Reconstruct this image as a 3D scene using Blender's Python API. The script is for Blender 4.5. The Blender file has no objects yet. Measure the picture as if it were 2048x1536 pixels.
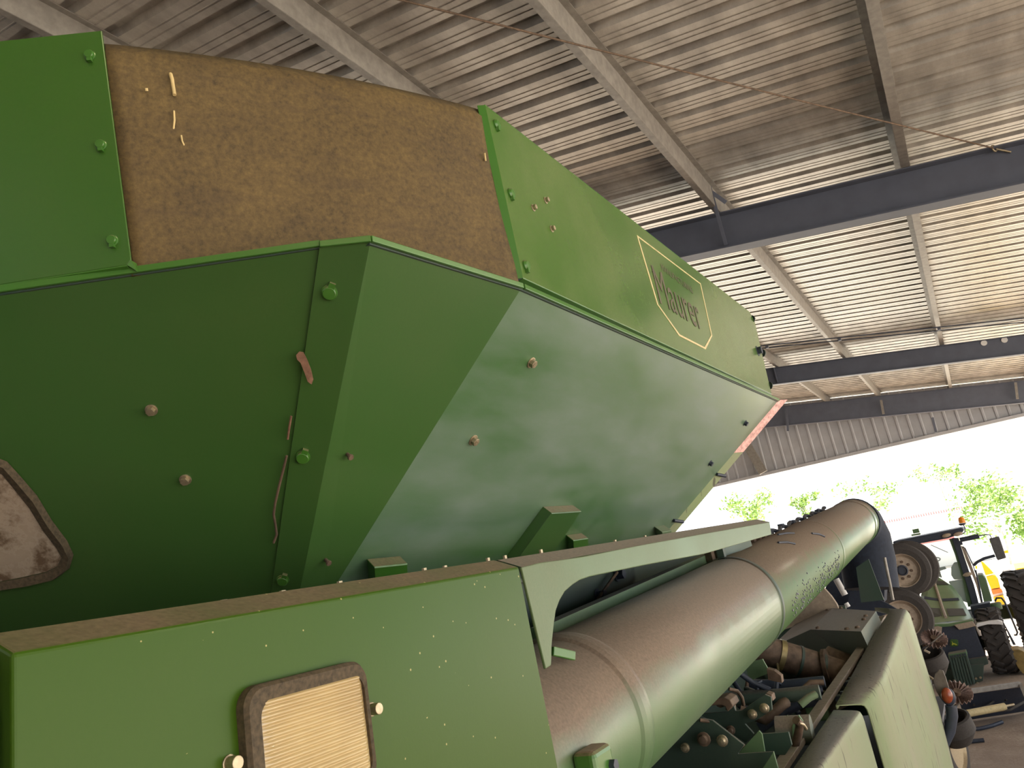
import bpy, bmesh, math, random
from mathutils import Vector, Matrix, noise
random.seed(11)
SC = bpy.context.scene
COL = SC.collection
# ------------------------------------------------------------------ camera (solved from the photograph's vanishing points)
H = 3.4                                     # eye height above the floor
F = 1520.0; CX, CY = 1024.0, 768.0          # pixels, 2048x1536 frame
def nrm(v): return Vector(v).normalized()
_L = nrm((926, 247, F))                     # along the shed and the combine = world +Y
_T = Vector((-2741, 925, F)); _T = (_T - _L*_T.dot(_L)).normalized()
_X = -_T; _Z = _L.cross(_T).normalized()
if _Z[1] > 0: _Z = -_Z
def to_world(c): return Vector((_X.dot(c), _L.dot(c), _Z.dot(c)))
EYE = Vector((0, 0, H))
cam_d = bpy.data.cameras.new('camera'); cam = bpy.data.objects.new('camera', cam_d); COL.objects.link(cam)
cr, cu, cb = to_world(Vector((1,0,0))), to_world(Vector((0,-1,0))), to_world(Vector((0,0,-1)))
M = Matrix(((cr.x,cu.x,cb.x,0),(cr.y,cu.y,cb.y,0),(cr.z,cu.z,cb.z,H),(0,0,0,1)))
cam.matrix_world = M
cam_d.sensor_width = 36; cam_d.lens = 36*F/2048; cam_d.clip_start = .02; cam_d.clip_end = 500
SC.camera = cam
def ray(px, py): return to_world(Vector((px-CX, py-CY, F)))
def on(px, py, n, d):                       # pixel -> point of the plane n.p = d (p measured from the eye)
    r = ray(px, py); return r*(d/r.dot(Vector(n))) + EYE
def aX(px, py, x): return on(px, py, (1,0,0), x)
def aY(px, py, y): return on(px, py, (0,1,0), y)
def aZ(px, py, z): return on(px, py, (0,0,1), z)     # z relative to the eye
# ------------------------------------------------------------------ world, light, exposure
w = bpy.data.worlds.new('sky'); SC.world = w; w.use_nodes = True
wn = w.node_tree.nodes; wl = w.node_tree.links
bg = wn['Background']; bg.inputs['Color'].default_value = (.9, .95, 1, 1); bg.inputs['Strength'].default_value = 1.9
def light(name, kind, loc, target, energy, color, size=None, sizey=None, spot=None):
    d = bpy.data.lights.new(name, kind); d.energy = energy; d.color = color
    o = bpy.data.objects.new(name, d); COL.objects.link(o); o.location = loc
    o.rotation_euler = (Vector(target)-Vector(loc)).to_track_quat('-Z', 'Y').to_euler()
    if kind == 'AREA':
        d.shape = 'RECTANGLE'; d.size = size; d.size_y = sizey or size
    elif kind == 'SUN': d.angle = math.radians(.6)
    elif size is not None: d.shadow_soft_size = size
    if spot: d.spot_size = spot; d.spot_blend = .6
    return o
light('sun_light', 'SUN', (14, 62, 45), (-4, 38, 0), 27, (1, .95, .86))
# an added warm light up behind the viewer, another at the right, and the cool daylight of the shed's open side
light('added_warm_light', 'SPOT', (.05, -.55, H+2.25), (-.9, 1.0, H+.4), 62, (1, .80, .5), .05, spot=math.radians(140))  # added source, no lamp known here; brightens the front sheets
light('added_side_light', 'AREA', (3.5, 4.2, H+2.3), (-1, 1.6, H+.2), 46, (1, .93, .74), .35, .35)  # added source with no known fixture, placed to match the cast shadows
light('open_side_daylight', 'AREA', (6.6, 9, H+.2), (-1, 4, H-.3), 35, (.86, .93, 1), 8, 2.2)
vs = SC.view_settings; vs.view_transform = 'Standard'; vs.look = 'None'; vs.gamma = 1; vs.use_curve_mapping = False; vs.exposure = 0
SC.cycles.sample_clamp_indirect = 6; SC.cycles.caustics_reflective = False
# ------------------------------------------------------------------ materials
def srgb(r, g, b): return tuple(((c/255/12.92) if c/255 <= .04045 else ((c/255+.055)/1.055)**2.4) for c in (r, g, b)) + (1,)
class NT:
    def __init__(s, name):
        s.m = bpy.data.materials.new(name); s.m.use_nodes = True
        s.n = s.m.node_tree.nodes; s.l = s.m.node_tree.links; s.b = s.n['Principled BSDF']
        s.tc = s.n.new('ShaderNodeTexCoord')
    def noise(s, scale, detail=4, rough=.55, vec=None, stretch=None):
        t = s.n.new('ShaderNodeTexNoise'); t.inputs['Scale'].default_value = scale; t.inputs['Detail'].default_value = detail; t.inputs['Roughness'].default_value = rough
        src = vec or s.tc.outputs['Object']
        if stretch:
            mp = s.n.new('ShaderNodeMapping'); mp.inputs['Scale'].default_value = stretch; s.l.new(src, mp.inputs['Vector']); src = mp.outputs[0]
        s.l.new(src, t.inputs['Vector']); return t.outputs['Fac']
    def ramp(s, fac, a, b, ca=(0,0,0,1), cb=(1,1,1,1)):
        r = s.n.new('ShaderNodeValToRGB'); r.color_ramp.elements[0].position = a; r.color_ramp.elements[1].position = b
        r.color_ramp.elements[0].color = ca; r.color_ramp.elements[1].color = cb; s.l.new(fac, r.inputs[0]); return r.outputs[0]
    def mix(s, fac, a, b, mode='MIX'):
        m = s.n.new('ShaderNodeMix'); m.data_type = 'RGBA'; m.blend_type = mode
        for i, v in ((0, fac), (6, a), (7, b)):
            if isinstance(v, (int, float)): m.inputs[i].default_value = v
            elif isinstance(v, tuple): m.inputs[i].default_value = v
            else: s.l.new(v, m.inputs[i])
        return m.outputs[2]
    def math(s, op, a, b=0):
        m = s.n.new('ShaderNodeMath'); m.operation = op
        for i, v in ((0, a), (1, b)):
            if isinstance(v, (int, float)): m.inputs[i].default_value = v
            else: s.l.new(v, m.inputs[i])
        return m.outputs[0]
    def bump(s, fac, strength=.2, dist=.01):
        b = s.n.new('ShaderNodeBump'); b.inputs['Strength'].default_value = strength; b.inputs['Distance'].default_value = dist
        s.l.new(fac, b.inputs['Height']); s.l.new(b.outputs[0], s.b.inputs['Normal'])
    def set(s, **k):
        for a, v in k.items():
            i = s.b.inputs[{'color':'Base Color','rough':'Roughness','metal':'Metallic','spec':'Specular IOR Level','coat':'Coat Weight','trans':'Transmission Weight','emis':'Emission Color','es':'Emission Strength','ior':'IOR','alpha':'Alpha','coatr':'Coat Roughness'}[a]]
            if isinstance(v, (int, float, tuple)): i.default_value = v
            else: s.l.new(v, i)
        return s
    def up(s):                              # how much a surface faces the sky: settled dust lies there
        g = s.n.new('ShaderNodeNewGeometry'); x = s.n.new('ShaderNodeSeparateXYZ'); s.l.new(g.outputs['Normal'], x.inputs[0]); return x.outputs['Z']
def mat_simple(name, col, rough=.5, metal=0, var=.12, scale=30, **k):
    t = NT(name); f = t.noise(scale); dark = tuple(c*(1-var*2) for c in col[:3])+(1,); lite = tuple(min(1, c*(1+var)) for c in col[:3])+(1,)
    t.set(color=t.ramp(f, .3, .7, dark, lite), rough=rough, metal=metal, **k); return t.m
DUST = srgb(128, 108, 86)
def mat_paint(name, col, dust=DUST, lo=.35, hi=.8, haze=.12, rough=.33, coat=.25, specks=0, bumpy=.0, top=.95, ds=9, hcol=None, hst=None, flecks=0):
    """enamel paint with fine dust haze everywhere and settled dust on faces that look up"""
    t = NT(name)
    n1 = t.noise(ds, 6, .62); n2 = t.noise(140, 3)
    z = t.up()
    a = t.math('ADD', z, t.math('MULTIPLY', t.math('SUBTRACT', n1, .5), .45))
    m = t.ramp(a, lo, hi); m = t.math('MULTIPLY', m, top)
    hz = t.math('MULTIPLY', t.ramp(t.noise(2.3, 5, .6), .35, .75), haze)
    fac = t.math('MAXIMUM', m, hz)
    dcol = t.ramp(n2, .25, .75, tuple(c*.72 for c in dust[:3])+(1,), tuple(min(1,c*1.15) for c in dust[:3])+(1,))
    if hcol:
        hz = t.math('MULTIPLY', t.ramp(t.noise(1.7, 6, .62, stretch=hst), .3, .72), haze); fac = t.math('MAXIMUM', m, hz)
        c = t.mix(m, t.mix(hz, col, hcol), dcol)
    else: c = t.mix(fac, col, dcol)
    if flecks:
        fl = t.noise(34, 2, .5, stretch=(1, 1, .16)); c = t.mix(t.math('MULTIPLY', t.ramp(fl, .65, .70), flecks), c, srgb(60, 56, 48))
    if specks:
        v = t.n.new('ShaderNodeTexVoronoi'); v.inputs['Scale'].default_value = 46; t.l.new(t.tc.outputs['Object'], v.inputs['Vector'])
        sp = t.math('LESS_THAN', v.outputs['Distance'], .075)
        gate = t.math('GREATER_THAN', t.noise(31, 1), .49)
        c = t.mix(t.math('MULTIPLY', t.math('MULTIPLY', sp, gate), specks), c, srgb(190, 178, 120))
    t.set(color=c, rough=t.math('ADD', t.math('MULTIPLY', fac, .5), rough), coat=coat, coatr=.25)
    t.b.inputs['Sheen Weight'].default_value = .05; t.b.inputs['Sheen Roughness'].default_value = .4
    t.bump(t.math('ADD', t.noise(1.6, 2), t.math('MULTIPLY', t.noise(230, 2), .012+bumpy)), .35, .02)
    return t.m
GREEN = srgb(58, 112, 34)
M_green = mat_paint('green_enamel', GREEN, haze=.10)
M_front = mat_paint('front_green_enamel', srgb(52, 98, 26), haze=.08, rough=.3)
M_panel = mat_paint('green_enamel_speckled', srgb(54, 86, 10), haze=.06, rough=.4, coat=.08, specks=.75, lo=.58, hi=1.0)
M_tank = mat_paint('green_tank_enamel', srgb(56, 94, 42), haze=.07, rough=.3)
M_panel.node_tree.nodes['Principled BSDF'].inputs['Specular IOR Level'].default_value = .16
M_side = mat_paint('dust_glare_side_enamel', srgb(58, 102, 48), haze=.72, rough=.3, hcol=srgb(138, 148, 150), hst=(1, .55, 2.2))  # grey-blue haze: real dust smears plus lens glare put into the colour
M_ext = mat_paint('green_extension_enamel', srgb(66, 106, 36), haze=.26, rough=.17, dust=srgb(150,150,110))
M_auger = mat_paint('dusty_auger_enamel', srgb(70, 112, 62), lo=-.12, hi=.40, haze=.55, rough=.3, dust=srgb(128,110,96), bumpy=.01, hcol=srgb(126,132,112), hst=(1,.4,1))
M_shield = mat_paint('dusty_shield_enamel', srgb(120, 140, 92), lo=.45, hi=.8, haze=.92, rough=.5, coat=.05, dust=srgb(112,104,96), bumpy=.02, ds=14, hcol=srgb(156,152,134), hst=(1,1,.5), flecks=.8)
M_dgreen = mat_paint('shaded_green_steel', srgb(50, 74, 64), lo=.4, hi=.9, haze=.35, rough=.5, dust=srgb(96,92,84), coat=0)  # base colour lightened and blued to stand in for lens glare
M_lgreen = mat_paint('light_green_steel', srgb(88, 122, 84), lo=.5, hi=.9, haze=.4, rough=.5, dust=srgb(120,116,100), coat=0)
M_black = mat_simple('black_steel', srgb(52, 60, 76), .5)  # bluish lift of lens glare put into the black
M_rubber = mat_simple('tyre_rubber', srgb(62, 58, 56), .8, scale=60)
M_steel = mat_simple('zinc_steel', srgb(178, 164, 138), .42, .75, scale=120)
M_rust = mat_simple('rusty_steel', srgb(112, 92, 76), .7, .1, scale=26, var=.25)
M_beam = mat_simple('dark_beam_steel', srgb(100, 106, 122), .55, .1, var=.06, scale=4)
M_purlin = mat_simple('galvanised_purlin', srgb(152, 148, 142), .5, .25, var=.12, scale=14)
M_clad = mat_simple('grey_cladding', srgb(190, 192, 198), .5, .15, var=.05, scale=3)
M_rimcol = mat_simple('pale_dusty_rim', srgb(176, 160, 142), .6, var=.1)
M_yel = mat_simple('yellow_paint', srgb(236, 190, 20), .45, var=.05)
M_red = mat_simple('faded_red_reflector', srgb(238, 178, 172), .5, var=.25, scale=50)
M_white = mat_simple('white_sheet', srgb(240, 240, 240), .6, var=.02)
M_tan = mat_simple('tan_line', srgb(214, 196, 150), .6, var=.1)
M_leaf = mat_simple('dry_leaf_brown', srgb(132, 98, 78), .8, var=.2, scale=90)
M_bark = mat_simple('overexposed_bark', srgb(196, 190, 176), .9, var=.2, scale=8)  # bark colour made pale to stand in for overexposure
def mk_roof():
    t = NT('galvanised_roof_sheet'); n = t.noise(5, 5, .6, stretch=(1, .35, 1)); n2 = t.noise(90, 3)
    c = t.ramp(n, .3, .72, srgb(176,172,166), srgb(226,222,214)); c = t.mix(t.math('MULTIPLY', n2, .25), c, srgb(120,112,96))
    t.set(color=c, metal=.45, rough=t.ramp(n, .3, .8, (.3,)*3+(1,), (.4,)*3+(1,))); return t.m
M_roof = mk_roof()
def mk_rub():
    t = NT('dusty_rubber_sheet')
    a = t.noise(7, 6, .65); b = t.noise(95, 4, .7); s = t.noise(11, 5, .6, stretch=(.7, .7, 4))
    c = t.ramp(t.math('ADD', t.math('MULTIPLY', a, .35), t.math('MULTIPLY', b, .65)), .3, .7, srgb(58,46,28), srgb(116,96,56))
    c = t.mix(t.math('MULTIPLY', t.ramp(s, .5, .72), .45), c, srgb(70,56,40)); t.set(color=c, rough=.75); t.bump(b, .25, .004); return t.m
M_rubsheet = mk_rub()
def mk_ground():
    t = NT('packed_dirt'); a = t.noise(1.1, 8, .7); b = t.noise(22, 6, .7)
    c = t.mix(t.ramp(b, .35, .7), t.ramp(a, .3, .7, srgb(142,122,106), srgb(198,180,160)), srgb(156,136,120)); t.set(color=c, rough=.95); t.bump(b, .6, .03); return t.m
M_ground = mk_ground()
M_gravel = mat_simple('pale_gravel_yard', srgb(205, 200, 190), .95, var=.08, scale=2)
def mk_lens():
    t = NT('ribbed_lamp_lens'); t.set(color=t.ramp(t.noise(9, 2), .3, .7, srgb(178, 154, 108), srgb(206, 184, 134)), rough=.16, spec=.8, coat=.6, coatr=.1)
    n = t.noise(38, 3); t.bump(n, .06, .01); return t.m
M_lens = mk_lens()
M_spout = mat_simple('black_rubber_spout', srgb(40, 48, 64), .85)
M_bezel = mat_simple('dusty_rubber_bezel', srgb(84, 72, 54), .8, var=.25, scale=150)
def mk_window():
    t = NT('mud_splashed_mirror'); a = t.noise(13, 7, .7)
    t.set(color=t.ramp(a, .5, .62, srgb(176,158,138), srgb(104,82,60)), rough=t.ramp(a, .45, .6, (.22,)*3+(1,), (.8,)*3+(1,)), spec=.6); return t.m
M_window = mk_window()
def mk_glass():
    t = NT('cab_glass'); t.set(color=(.8,.9,.86,1), rough=.03, alpha=.22); return t.m
M_glass = mk_glass()
def mk_leaves():
    t = NT('sunlit_foliage'); t.set(color=t.ramp(t.noise(2.5, 3), .3, .7, srgb(88,128,44), srgb(156,182,90)), rough=.6); return t.m
M_leaves = mk_leaves()
M_amber = mat_simple('amber_plastic', srgb(150, 66, 34), .25, var=.15, coat=.5)
M_beacon = mat_simple('orange_beacon_plastic', srgb(255, 150, 20), .25, var=.1)
M_orange = mat_simple('orange_trim', srgb(226, 128, 60), .5, var=.05)
# ------------------------------------------------------------------ mesh helpers
class MB:
    def __init__(s): s.v = []; s.f = []; s.sm = []
    def add(s, vs, fs, smooth=False):
        o = len(s.v); s.v += [Vector(p) for p in vs]; s.f += [tuple(i+o for i in f) for f in fs]; s.sm += [smooth]*len(fs); return s
    def plate(s, pts, off):                 # polygon and its copy moved by off, closed
        off = Vector(off); n = len(pts); p = [Vector(q) for q in pts]
        return s.add(p+[q+off for q in p], [tuple(range(n)), tuple(range(2*n-1, n-1, -1))]+[(i, (i+1)%n, (i+1)%n+n, i+n) for i in range(n)])
    def hexa(s, b, t):                      # box from bottom and top quads
        return s.add(list(b)+list(t), [(3,2,1,0),(4,5,6,7)]+[(i,(i+1)%4,(i+1)%4+4,i+4) for i in range(4)])
    def box(s, c, size, ax=None):
        c = Vector(c); X, Y, Z = ax or (Vector((1,0,0)), Vector((0,1,0)), Vector((0,0,1)))
        hx, hy, hz = [v/2 for v in size]
        q = [(-1,-1),(1,-1),(1,1),(-1,1)]
        return s.hexa([c+X*a*hx+Y*b*hy-Z*hz for a,b in q], [c+X*a*hx+Y*b*hy+Z*hz for a,b in q])
    def bar(s, a, b, wd, hg, up=(0,0,1)):
        a, b = Vector(a), Vector(b); d = (b-a).normalized(); u = Vector(up); sx = d.cross(u).normalized(); u = sx.cross(d).normalized()
        return s.box((a+b)/2, (wd, (b-a).length, hg), (sx, d, u))
    def tube(s, path, r, seg=12, caps=True, rr=None):
        P = [Vector(p) for p in path]; n = len(P); R = rr or [r]*n; up = None; rings = []
        for i, p in enumerate(P):
            d = (P[min(i+1, n-1)]-P[max(i-1, 0)]).normalized()
            if up is None: up = d.orthogonal().normalized()
            up = (up-d*up.dot(d)).normalized(); sd = d.cross(up)
            rings.append([p+(up*math.cos(2*math.pi*k/seg)+sd*math.sin(2*math.pi*k/seg))*R[i] for k in range(seg)])
        vs = [q for r_ in rings for q in r_]
        s.add(vs, [(i*seg+k, i*seg+(k+1)%seg, (i+1)*seg+(k+1)%seg, (i+1)*seg+k) for i in range(n-1) for k in range(seg)], True)
        if caps:
            s.add(rings[0], [tuple(range(seg))[::-1]]); s.add(rings[-1], [tuple(range(seg))])
        return s
    def lathe(s, o, axis, prof, seg=32, sharp=()):    # prof [(t, r)]
        o = Vector(o); d = Vector(axis).normalized(); u = d.orthogonal().normalized(); v = d.cross(u)
        for j in range(len(prof)-1):
            (t0, r0), (t1, r1) = prof[j], prof[j+1]
            rg = [[o+d*t+(u*math.cos(2*math.pi*k/seg)+v*math.sin(2*math.pi*k/seg))*max(r, 1e-5) for k in range(seg)] for t, r in ((t0, r0), (t1, r1))]
            s.add(rg[0]+rg[1], [(k, (k+1)%seg, (k+1)%seg+seg, k+seg) for k in range(seg)], True)
        return s
    def build(s, name, mat, parent=None, bevel=0, seg=2, merge=False, auto=None):
        org = parent_origin(parent)
        me = bpy.data.meshes.new(name); me.from_pydata([p-org for p in s.v], [], s.f)
        for p, q in zip(me.polygons, s.sm): p.use_smooth = q
        bm = bmesh.new(); bm.from_mesh(me)
        if merge: bmesh.ops.remove_doubles(bm, verts=bm.verts, dist=1e-5)
        bmesh.ops.recalc_face_normals(bm, faces=bm.faces); bm.to_mesh(me); bm.free()
        me.materials.append(mat)
        o = bpy.data.objects.new(name, me); COL.objects.link(o)
        if parent is not None: o.parent = parent
        if bevel:
            b = o.modifiers.new('bevel', 'BEVEL'); b.width = bevel; b.segments = seg; b.limit_method = 'ANGLE'; b.angle_limit = math.radians(30); b.harden_normals = False
        return o
ORG = {}
def parent_origin(p): return ORG.get(p.name, Vector((0,0,0))) if p is not None else Vector((0,0,0))
def part(mb, name, mat, parent, label=None, **k):
    o = mb.build(name, mat, parent, **k)
    if parent is not None: ORG[o.name] = parent_origin(parent)
    if label: o['label'] = label
    return o
def thing(name, loc, label, cat, group=None):
    o = bpy.data.objects.new(name, None); o.empty_display_size = .1; COL.objects.link(o); o.location = loc; ORG[o.name] = Vector(loc)
    o['label'] = label; o['category'] = cat
    if group: o['group'] = group
    return o
def solo(mb, name, mat, label, cat, group=None, kind=None, **k):
    """a thing that is one mesh: its origin moves to its own base"""
    c = sum(mb.v, Vector())/len(mb.v); c.z = min(p.z for p in mb.v); mb.v = [p-c for p in mb.v]
    o = mb.build(name, mat, None, **k); o.location = c; ORG[o.name] = c
    o['label'] = label; o['category'] = cat
    if group: o['group'] = group
    if kind: o['kind'] = kind
    return o
def struct(mb, name, mat, label=None, **k):
    o = mb.build(name, mat, None, **k); o['kind'] = 'structure'
    if label: o['label'] = label
    return o
# ------------------------------------------------------------------ the shed
tp = math.tan(math.radians(9.3)); RH = 3.5
def roof_z(x): return H + RH - tp*x
SX = Vector((math.cos(math.radians(9.3)), 0, -math.sin(math.radians(9.3))))
SN = Vector((math.sin(math.radians(9.3)), 0, math.cos(math.radians(9.3))))
XL, XR, Y0, Y1 = -10.0, 7.2, -7.0, 24.8
g = MB(); g.add([(-40,-12,0),(12,-12,0),(12,28,0),(-40,28,0)], [(0,1,2,3)]); struct(g, 'floor', M_ground, 'packed brown dirt floor of the open shed')
g = MB(); g.add([(-150,-60,-.02),(150,-60,-.02),(150,260,-.02),(-150,260,-.02)], [(0,1,2,3)]); struct(g, 'ground', M_gravel, 'pale sunlit yard outside the shed')
def rib_profile():
    per = .3048; y = Y0; out = []
    while y < Y1:
        out += [(y, 0), (y+.058, 0), (y+.063, .004), (y+.071, .004), (y+.076, 0), (y+.118, 0), (y+.123, .004), (y+.131, .004), (y+.136, 0), (y+.190, 0), (y+.212, .046), (y+.268, .046), (y+.292, 0)]
        y += per
    return out
pr = rib_profile()
r = MB(); n = len(pr); v = []
for x in (XL, XR):
    for (y, dz) in pr: v.append(Vector((x, y, roof_z(x)))+SN*dz)
r.add(v, [(i, i+1, n+i+1, n+i) for i in range(n-1)])
r.add([Vector((x, yy, roof_z(x)))+SN*.05 for x in (XL, XR) for yy in (Y0, Y1)], [(0,1,3,2)])
struct(r, 'ceiling', M_roof, 'ribbed galvanised sheet metal roof seen from below')
r = MB(); v = []
for (x, z) in ((XL, roof_z(XL)), (XL-16, roof_z(XL)-2.6)):
    for (y, dz) in pr: v.append(Vector((x, y, z+dz)))
r.add(v, [(i, i+1, n+i+1, n+i) for i in range(n-1)]); struct(r, 'ceiling', M_roof, 'far slope of the ribbed metal roof beyond the ridge')
# purlins, named left to right
def purlin(i, x0, fl, y0=Y0, y1=Y1-.1):
    b = MB(); d = .19; base = Vector((x0, 0, roof_z(x0)))-SN*.004
    pts = [base, base-SN*d]; t = .005
    def strip(a, c):   # quad bar from a to c (in section), extruded in Y
        u = (c-a).normalized(); nn = Vector((u.z, 0, -u.x))*t/2
        q = [a-nn, c-nn, c+nn, a+nn]
        b.hexa([p+Vector((0,y0,0)) for p in q], [p+Vector((0,y1,0)) for p in q])
    strip(base, base-SN*d); strip(base-SN*d, base-SN*d+SX*fl); strip(base, base+SX*(-fl if fl < 0 else -fl)*.9)
    strip(base-SN*d+SX*fl, base-SN*(d-.02)+SX*fl)
    return struct(b, 'trim_%d' % i, M_purlin, 'long galvanised roof purlin')
for i, (x0, fl) in enumerate([(-1.60,-.06),(-1.185,-.06),(-.79,-.06),(-.395,-.06),(.104,.075),(.62,.075),(1.03,.075),(1.44,.075),(-2.0,-.06),(-2.4,-.06)]):
    purlin(i+1, x0*RH, fl)
def rafter(i, y, depth, x0=XL, x1=XR-.1, fw=.2):
    b = MB(); p0 = Vector((x0, y, roof_z(x0)-.21)); p1 = Vector((x1, y, roof_z(x1)-.21))
    def slab(off, th, wd):
        q = [(0,-wd/2,-th/2),(0,wd/2,-th/2),(0,wd/2,th/2),(0,-wd/2,th/2)]
        b.hexa([p0-SN*off+Vector((0,a,0))+SN*c for _,a,c in q], [p1-SN*off+Vector((0,a,0))+SN*c for _,a,c in q])
    slab(depth/2, depth, .012); slab(0, .012, fw); slab(depth, .014, fw)
    return struct(b, 'trim_%d' % i, M_beam, 'dark steel rafter beam across the shed')
rafter(11, 7.98, .40); rafter(12, 17.45, .37, fw=.16); rafter(13, 24.0, .58, fw=.16); rafter(14, -1.4, .36)
# stiffeners and flange braces on the rafters
b = MB(); 
for (x, y) in ((-2.35, 7.98), (-2.9, 17.45)):
    z = roof_z(x)-.21
    b.box((x, y-.05, z-.18), (.012, .09, .34))
struct(b, 'trim_15', M_beam)
# gable cladding under the last rafter
gz = H+2.18
b = MB(); x = XL; k = 0; v0 = []
while x < XR:
    for dx, dy in ((0,0),(.20,0),(.225,-.025),(.265,-.025),(.29,0)):
        v0.append((x+dx, 24.7+dy))
    x += .305
v0 = [q for q in v0 if roof_z(q[0])-gz > .02]
nn = len(v0)
b.add([(x, y, gz) for x, y in v0]+[(x, y, roof_z(x)-.02) for x, y in v0], [(i, i+1, nn+i+1, nn+i) for i in range(nn-1)])
struct(b, 'wall_far', M_clad, 'grey ribbed gable cladding above the open end of the shed')
b = MB(); b.box(((XL+XR)/2, 24.66, gz-.03), (XR-XL, .14, .09)); struct(b, 'trim_16', M_clad, 'pale steel header along the foot of the gable cladding')
b = MB(); b.tube([aY(1490, 885, 24.5), aY(1523, 943, 24.5)], .01, 8)
a, c = aY(1488, 880, 24.45), aY(1527, 945, 24.45)
b = MB(); b.bar(a, c, .26, .12, (0,1,0)); struct(b, 'trim_17', M_purlin, 'pale steel brace against the gable')
# back and left walls of the shed, behind the combine and the viewer
b = MB(); b.box((-4, Y0-.1, 3.5), (40, .15, 7)); struct(b, 'wall_back', M_clad)
b = MB(); b.box((-25, 9, 3), (.15, 36, 6)); struct(b, 'wall_left', M_clad)
# posts at the open right side
for i, y in enumerate((7.98, 17.45, 24.0)):
    b = MB(); b.box((XR-.35, y, (roof_z(XR)-.3)/2), (.2, .3, roof_z(XR)-.3)); struct(b, 'trim_%d' % (18+i), M_beam)
# ------------------------------------------------------------------ the combine
comb = thing('combine_harvester', (-1.6, 2.5, 0), 'big green combine harvester with flared grain tank and folded unloading auger', 'combine harvester')
def V(*a): return Vector(a)
def rel(x, y, z): return V(x, y, z+H)
# lower tank: three flared sheets
nC = (1, 0, -1); dC = -.7-.64
nB = (-.7118, .09579, .69583); P1 = rel(-.758, .969, .64); P2 = rel(-.700, 1.403, .64)
dB = Vector(nB).dot(P1-EYE)
P0 = rel(-1.28, .62, .64); Q1 = on(600, 1180, nB, dB)
nA = (P1-P0).cross(Q1-P0).normalized(); dA = nA.dot(P0-EYE)
def oC(px, py): return on(px, py, nC, dC)
def oB(px, py): return on(px, py, nB, dB)
def oA(px, py): return on(px, py, nA, dA)
def toEye(n_, p): n_ = Vector(n_).normalized(); return n_ if n_.dot(EYE-p) > 0 else -n_
outA, outB, outC = toEye(nA, P0), toEye(nB, P1), toEye(nC, P2)
E1 = on(745, 474, nB, dB); F1b = on(588, 1250, nB, dB)       # front fold
E2 = P2; F2b = oC(640, 1220)
E3 = oC(1558, 800); E4 = oC(1290, 1115)
Aw = oA(640, 485); Al = P0+(P0-P1).normalized()*.75
A_bot_l = oA(-260, 1420); A_bot_r = oA(530, 1240)
A_edge_t = oA(640, 487); A_edge_b = oA(538, 1215)
th = .004
part(MB().plate([Al, A_edge_t, A_edge_b, A_bot_r, A_bot_l], -outA*th), 'tank_front_panel', M_tank, comb, 'dark green sloping front panel of the grain tank')
# corner sheet laps over the front sheet: a flat strip in front's plane up to the fold
lap = outA*.006
Ft, Fb = oA(742, 476)+lap, oA(588, 1240)+lap
part(MB().plate([A_edge_t+lap, Ft, Fb, A_edge_b+lap], -outA*.004), 'tank_corner_flange', M_tank, comb, bevel=.001)
part(MB().plate([Ft, E2, F2b, Fb], -outB*th), 'tank_corner_panel', M_tank, comb, 'brighter green folded corner panel of the grain tank')
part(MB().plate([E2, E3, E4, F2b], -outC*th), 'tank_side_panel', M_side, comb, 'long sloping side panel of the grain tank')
# rolled lip along the tank's top edge
lp = MB()
for a, c_ in ((Al, A_edge_t), (A_edge_t+lap, Ft), (Ft, E2), (E2+V(0,.006,0), E3)):
    lp.bar(a+V(0,0,.0), c_, .007, .012)
part(lp, 'tank_lip', M_green, comb, bevel=.0015)
# inner return of the tank behind the lip, under the extensions
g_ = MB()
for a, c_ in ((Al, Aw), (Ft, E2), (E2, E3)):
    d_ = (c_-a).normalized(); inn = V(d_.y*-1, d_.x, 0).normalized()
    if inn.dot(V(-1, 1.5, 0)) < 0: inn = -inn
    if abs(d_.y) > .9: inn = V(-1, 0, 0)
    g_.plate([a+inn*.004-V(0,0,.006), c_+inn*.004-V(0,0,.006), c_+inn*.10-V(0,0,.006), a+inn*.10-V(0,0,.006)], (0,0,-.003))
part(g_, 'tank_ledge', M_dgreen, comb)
# rear edge flange with faded red reflector strip
re = MB(); w_ = V(.03, .055, 0)
part(MB().plate([E3, E3+w_, E4+w_, E4], V(-.002,.003,0)), 'rear_flange', M_shield, comb)
a, c_ = E3.lerp(E4, .0)+w_+V(.001,-.001,0), E3.lerp(E4, .36)+w_+V(.001,-.001,0)
part(MB().plate([a, a-w_*1.02, c_-w_*1.02, c_], V(.0,-.002,0)), 'reflector_strip', M_red, comb, 'faded red reflective strip')
# upper extensions
xs = -.70
def oX(px, py): return aX(px, py, xs)
U = [oX(970, 210), oX(1500, 625), oX(1510, 645), oX(1543, 788), oX(1046, 556)]
part(MB().plate(U, V(-.004, 0, 0)), 'side_extension', M_ext, comb, 'lighter scratched green side extension above the grain tank', bevel=.0012)
bl = MB(); a, c_ = U[4], U[3]
bl.plate([a, c_, c_+V(-.022,0,-.004), a+V(-.022,0,-.004)], (0,0,-.002))
bl.bar(U[0]+V(-.01,0,0), U[1]+V(-.01,0,0), .02, .003)
bl.plate([U[0], U[4], U[4]+V(-.014,-.012,0), U[0]+V(-.014,-.012,0)], (-.002,.002,0))
part(bl, 'extension_hem', M_green, comb)
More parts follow.
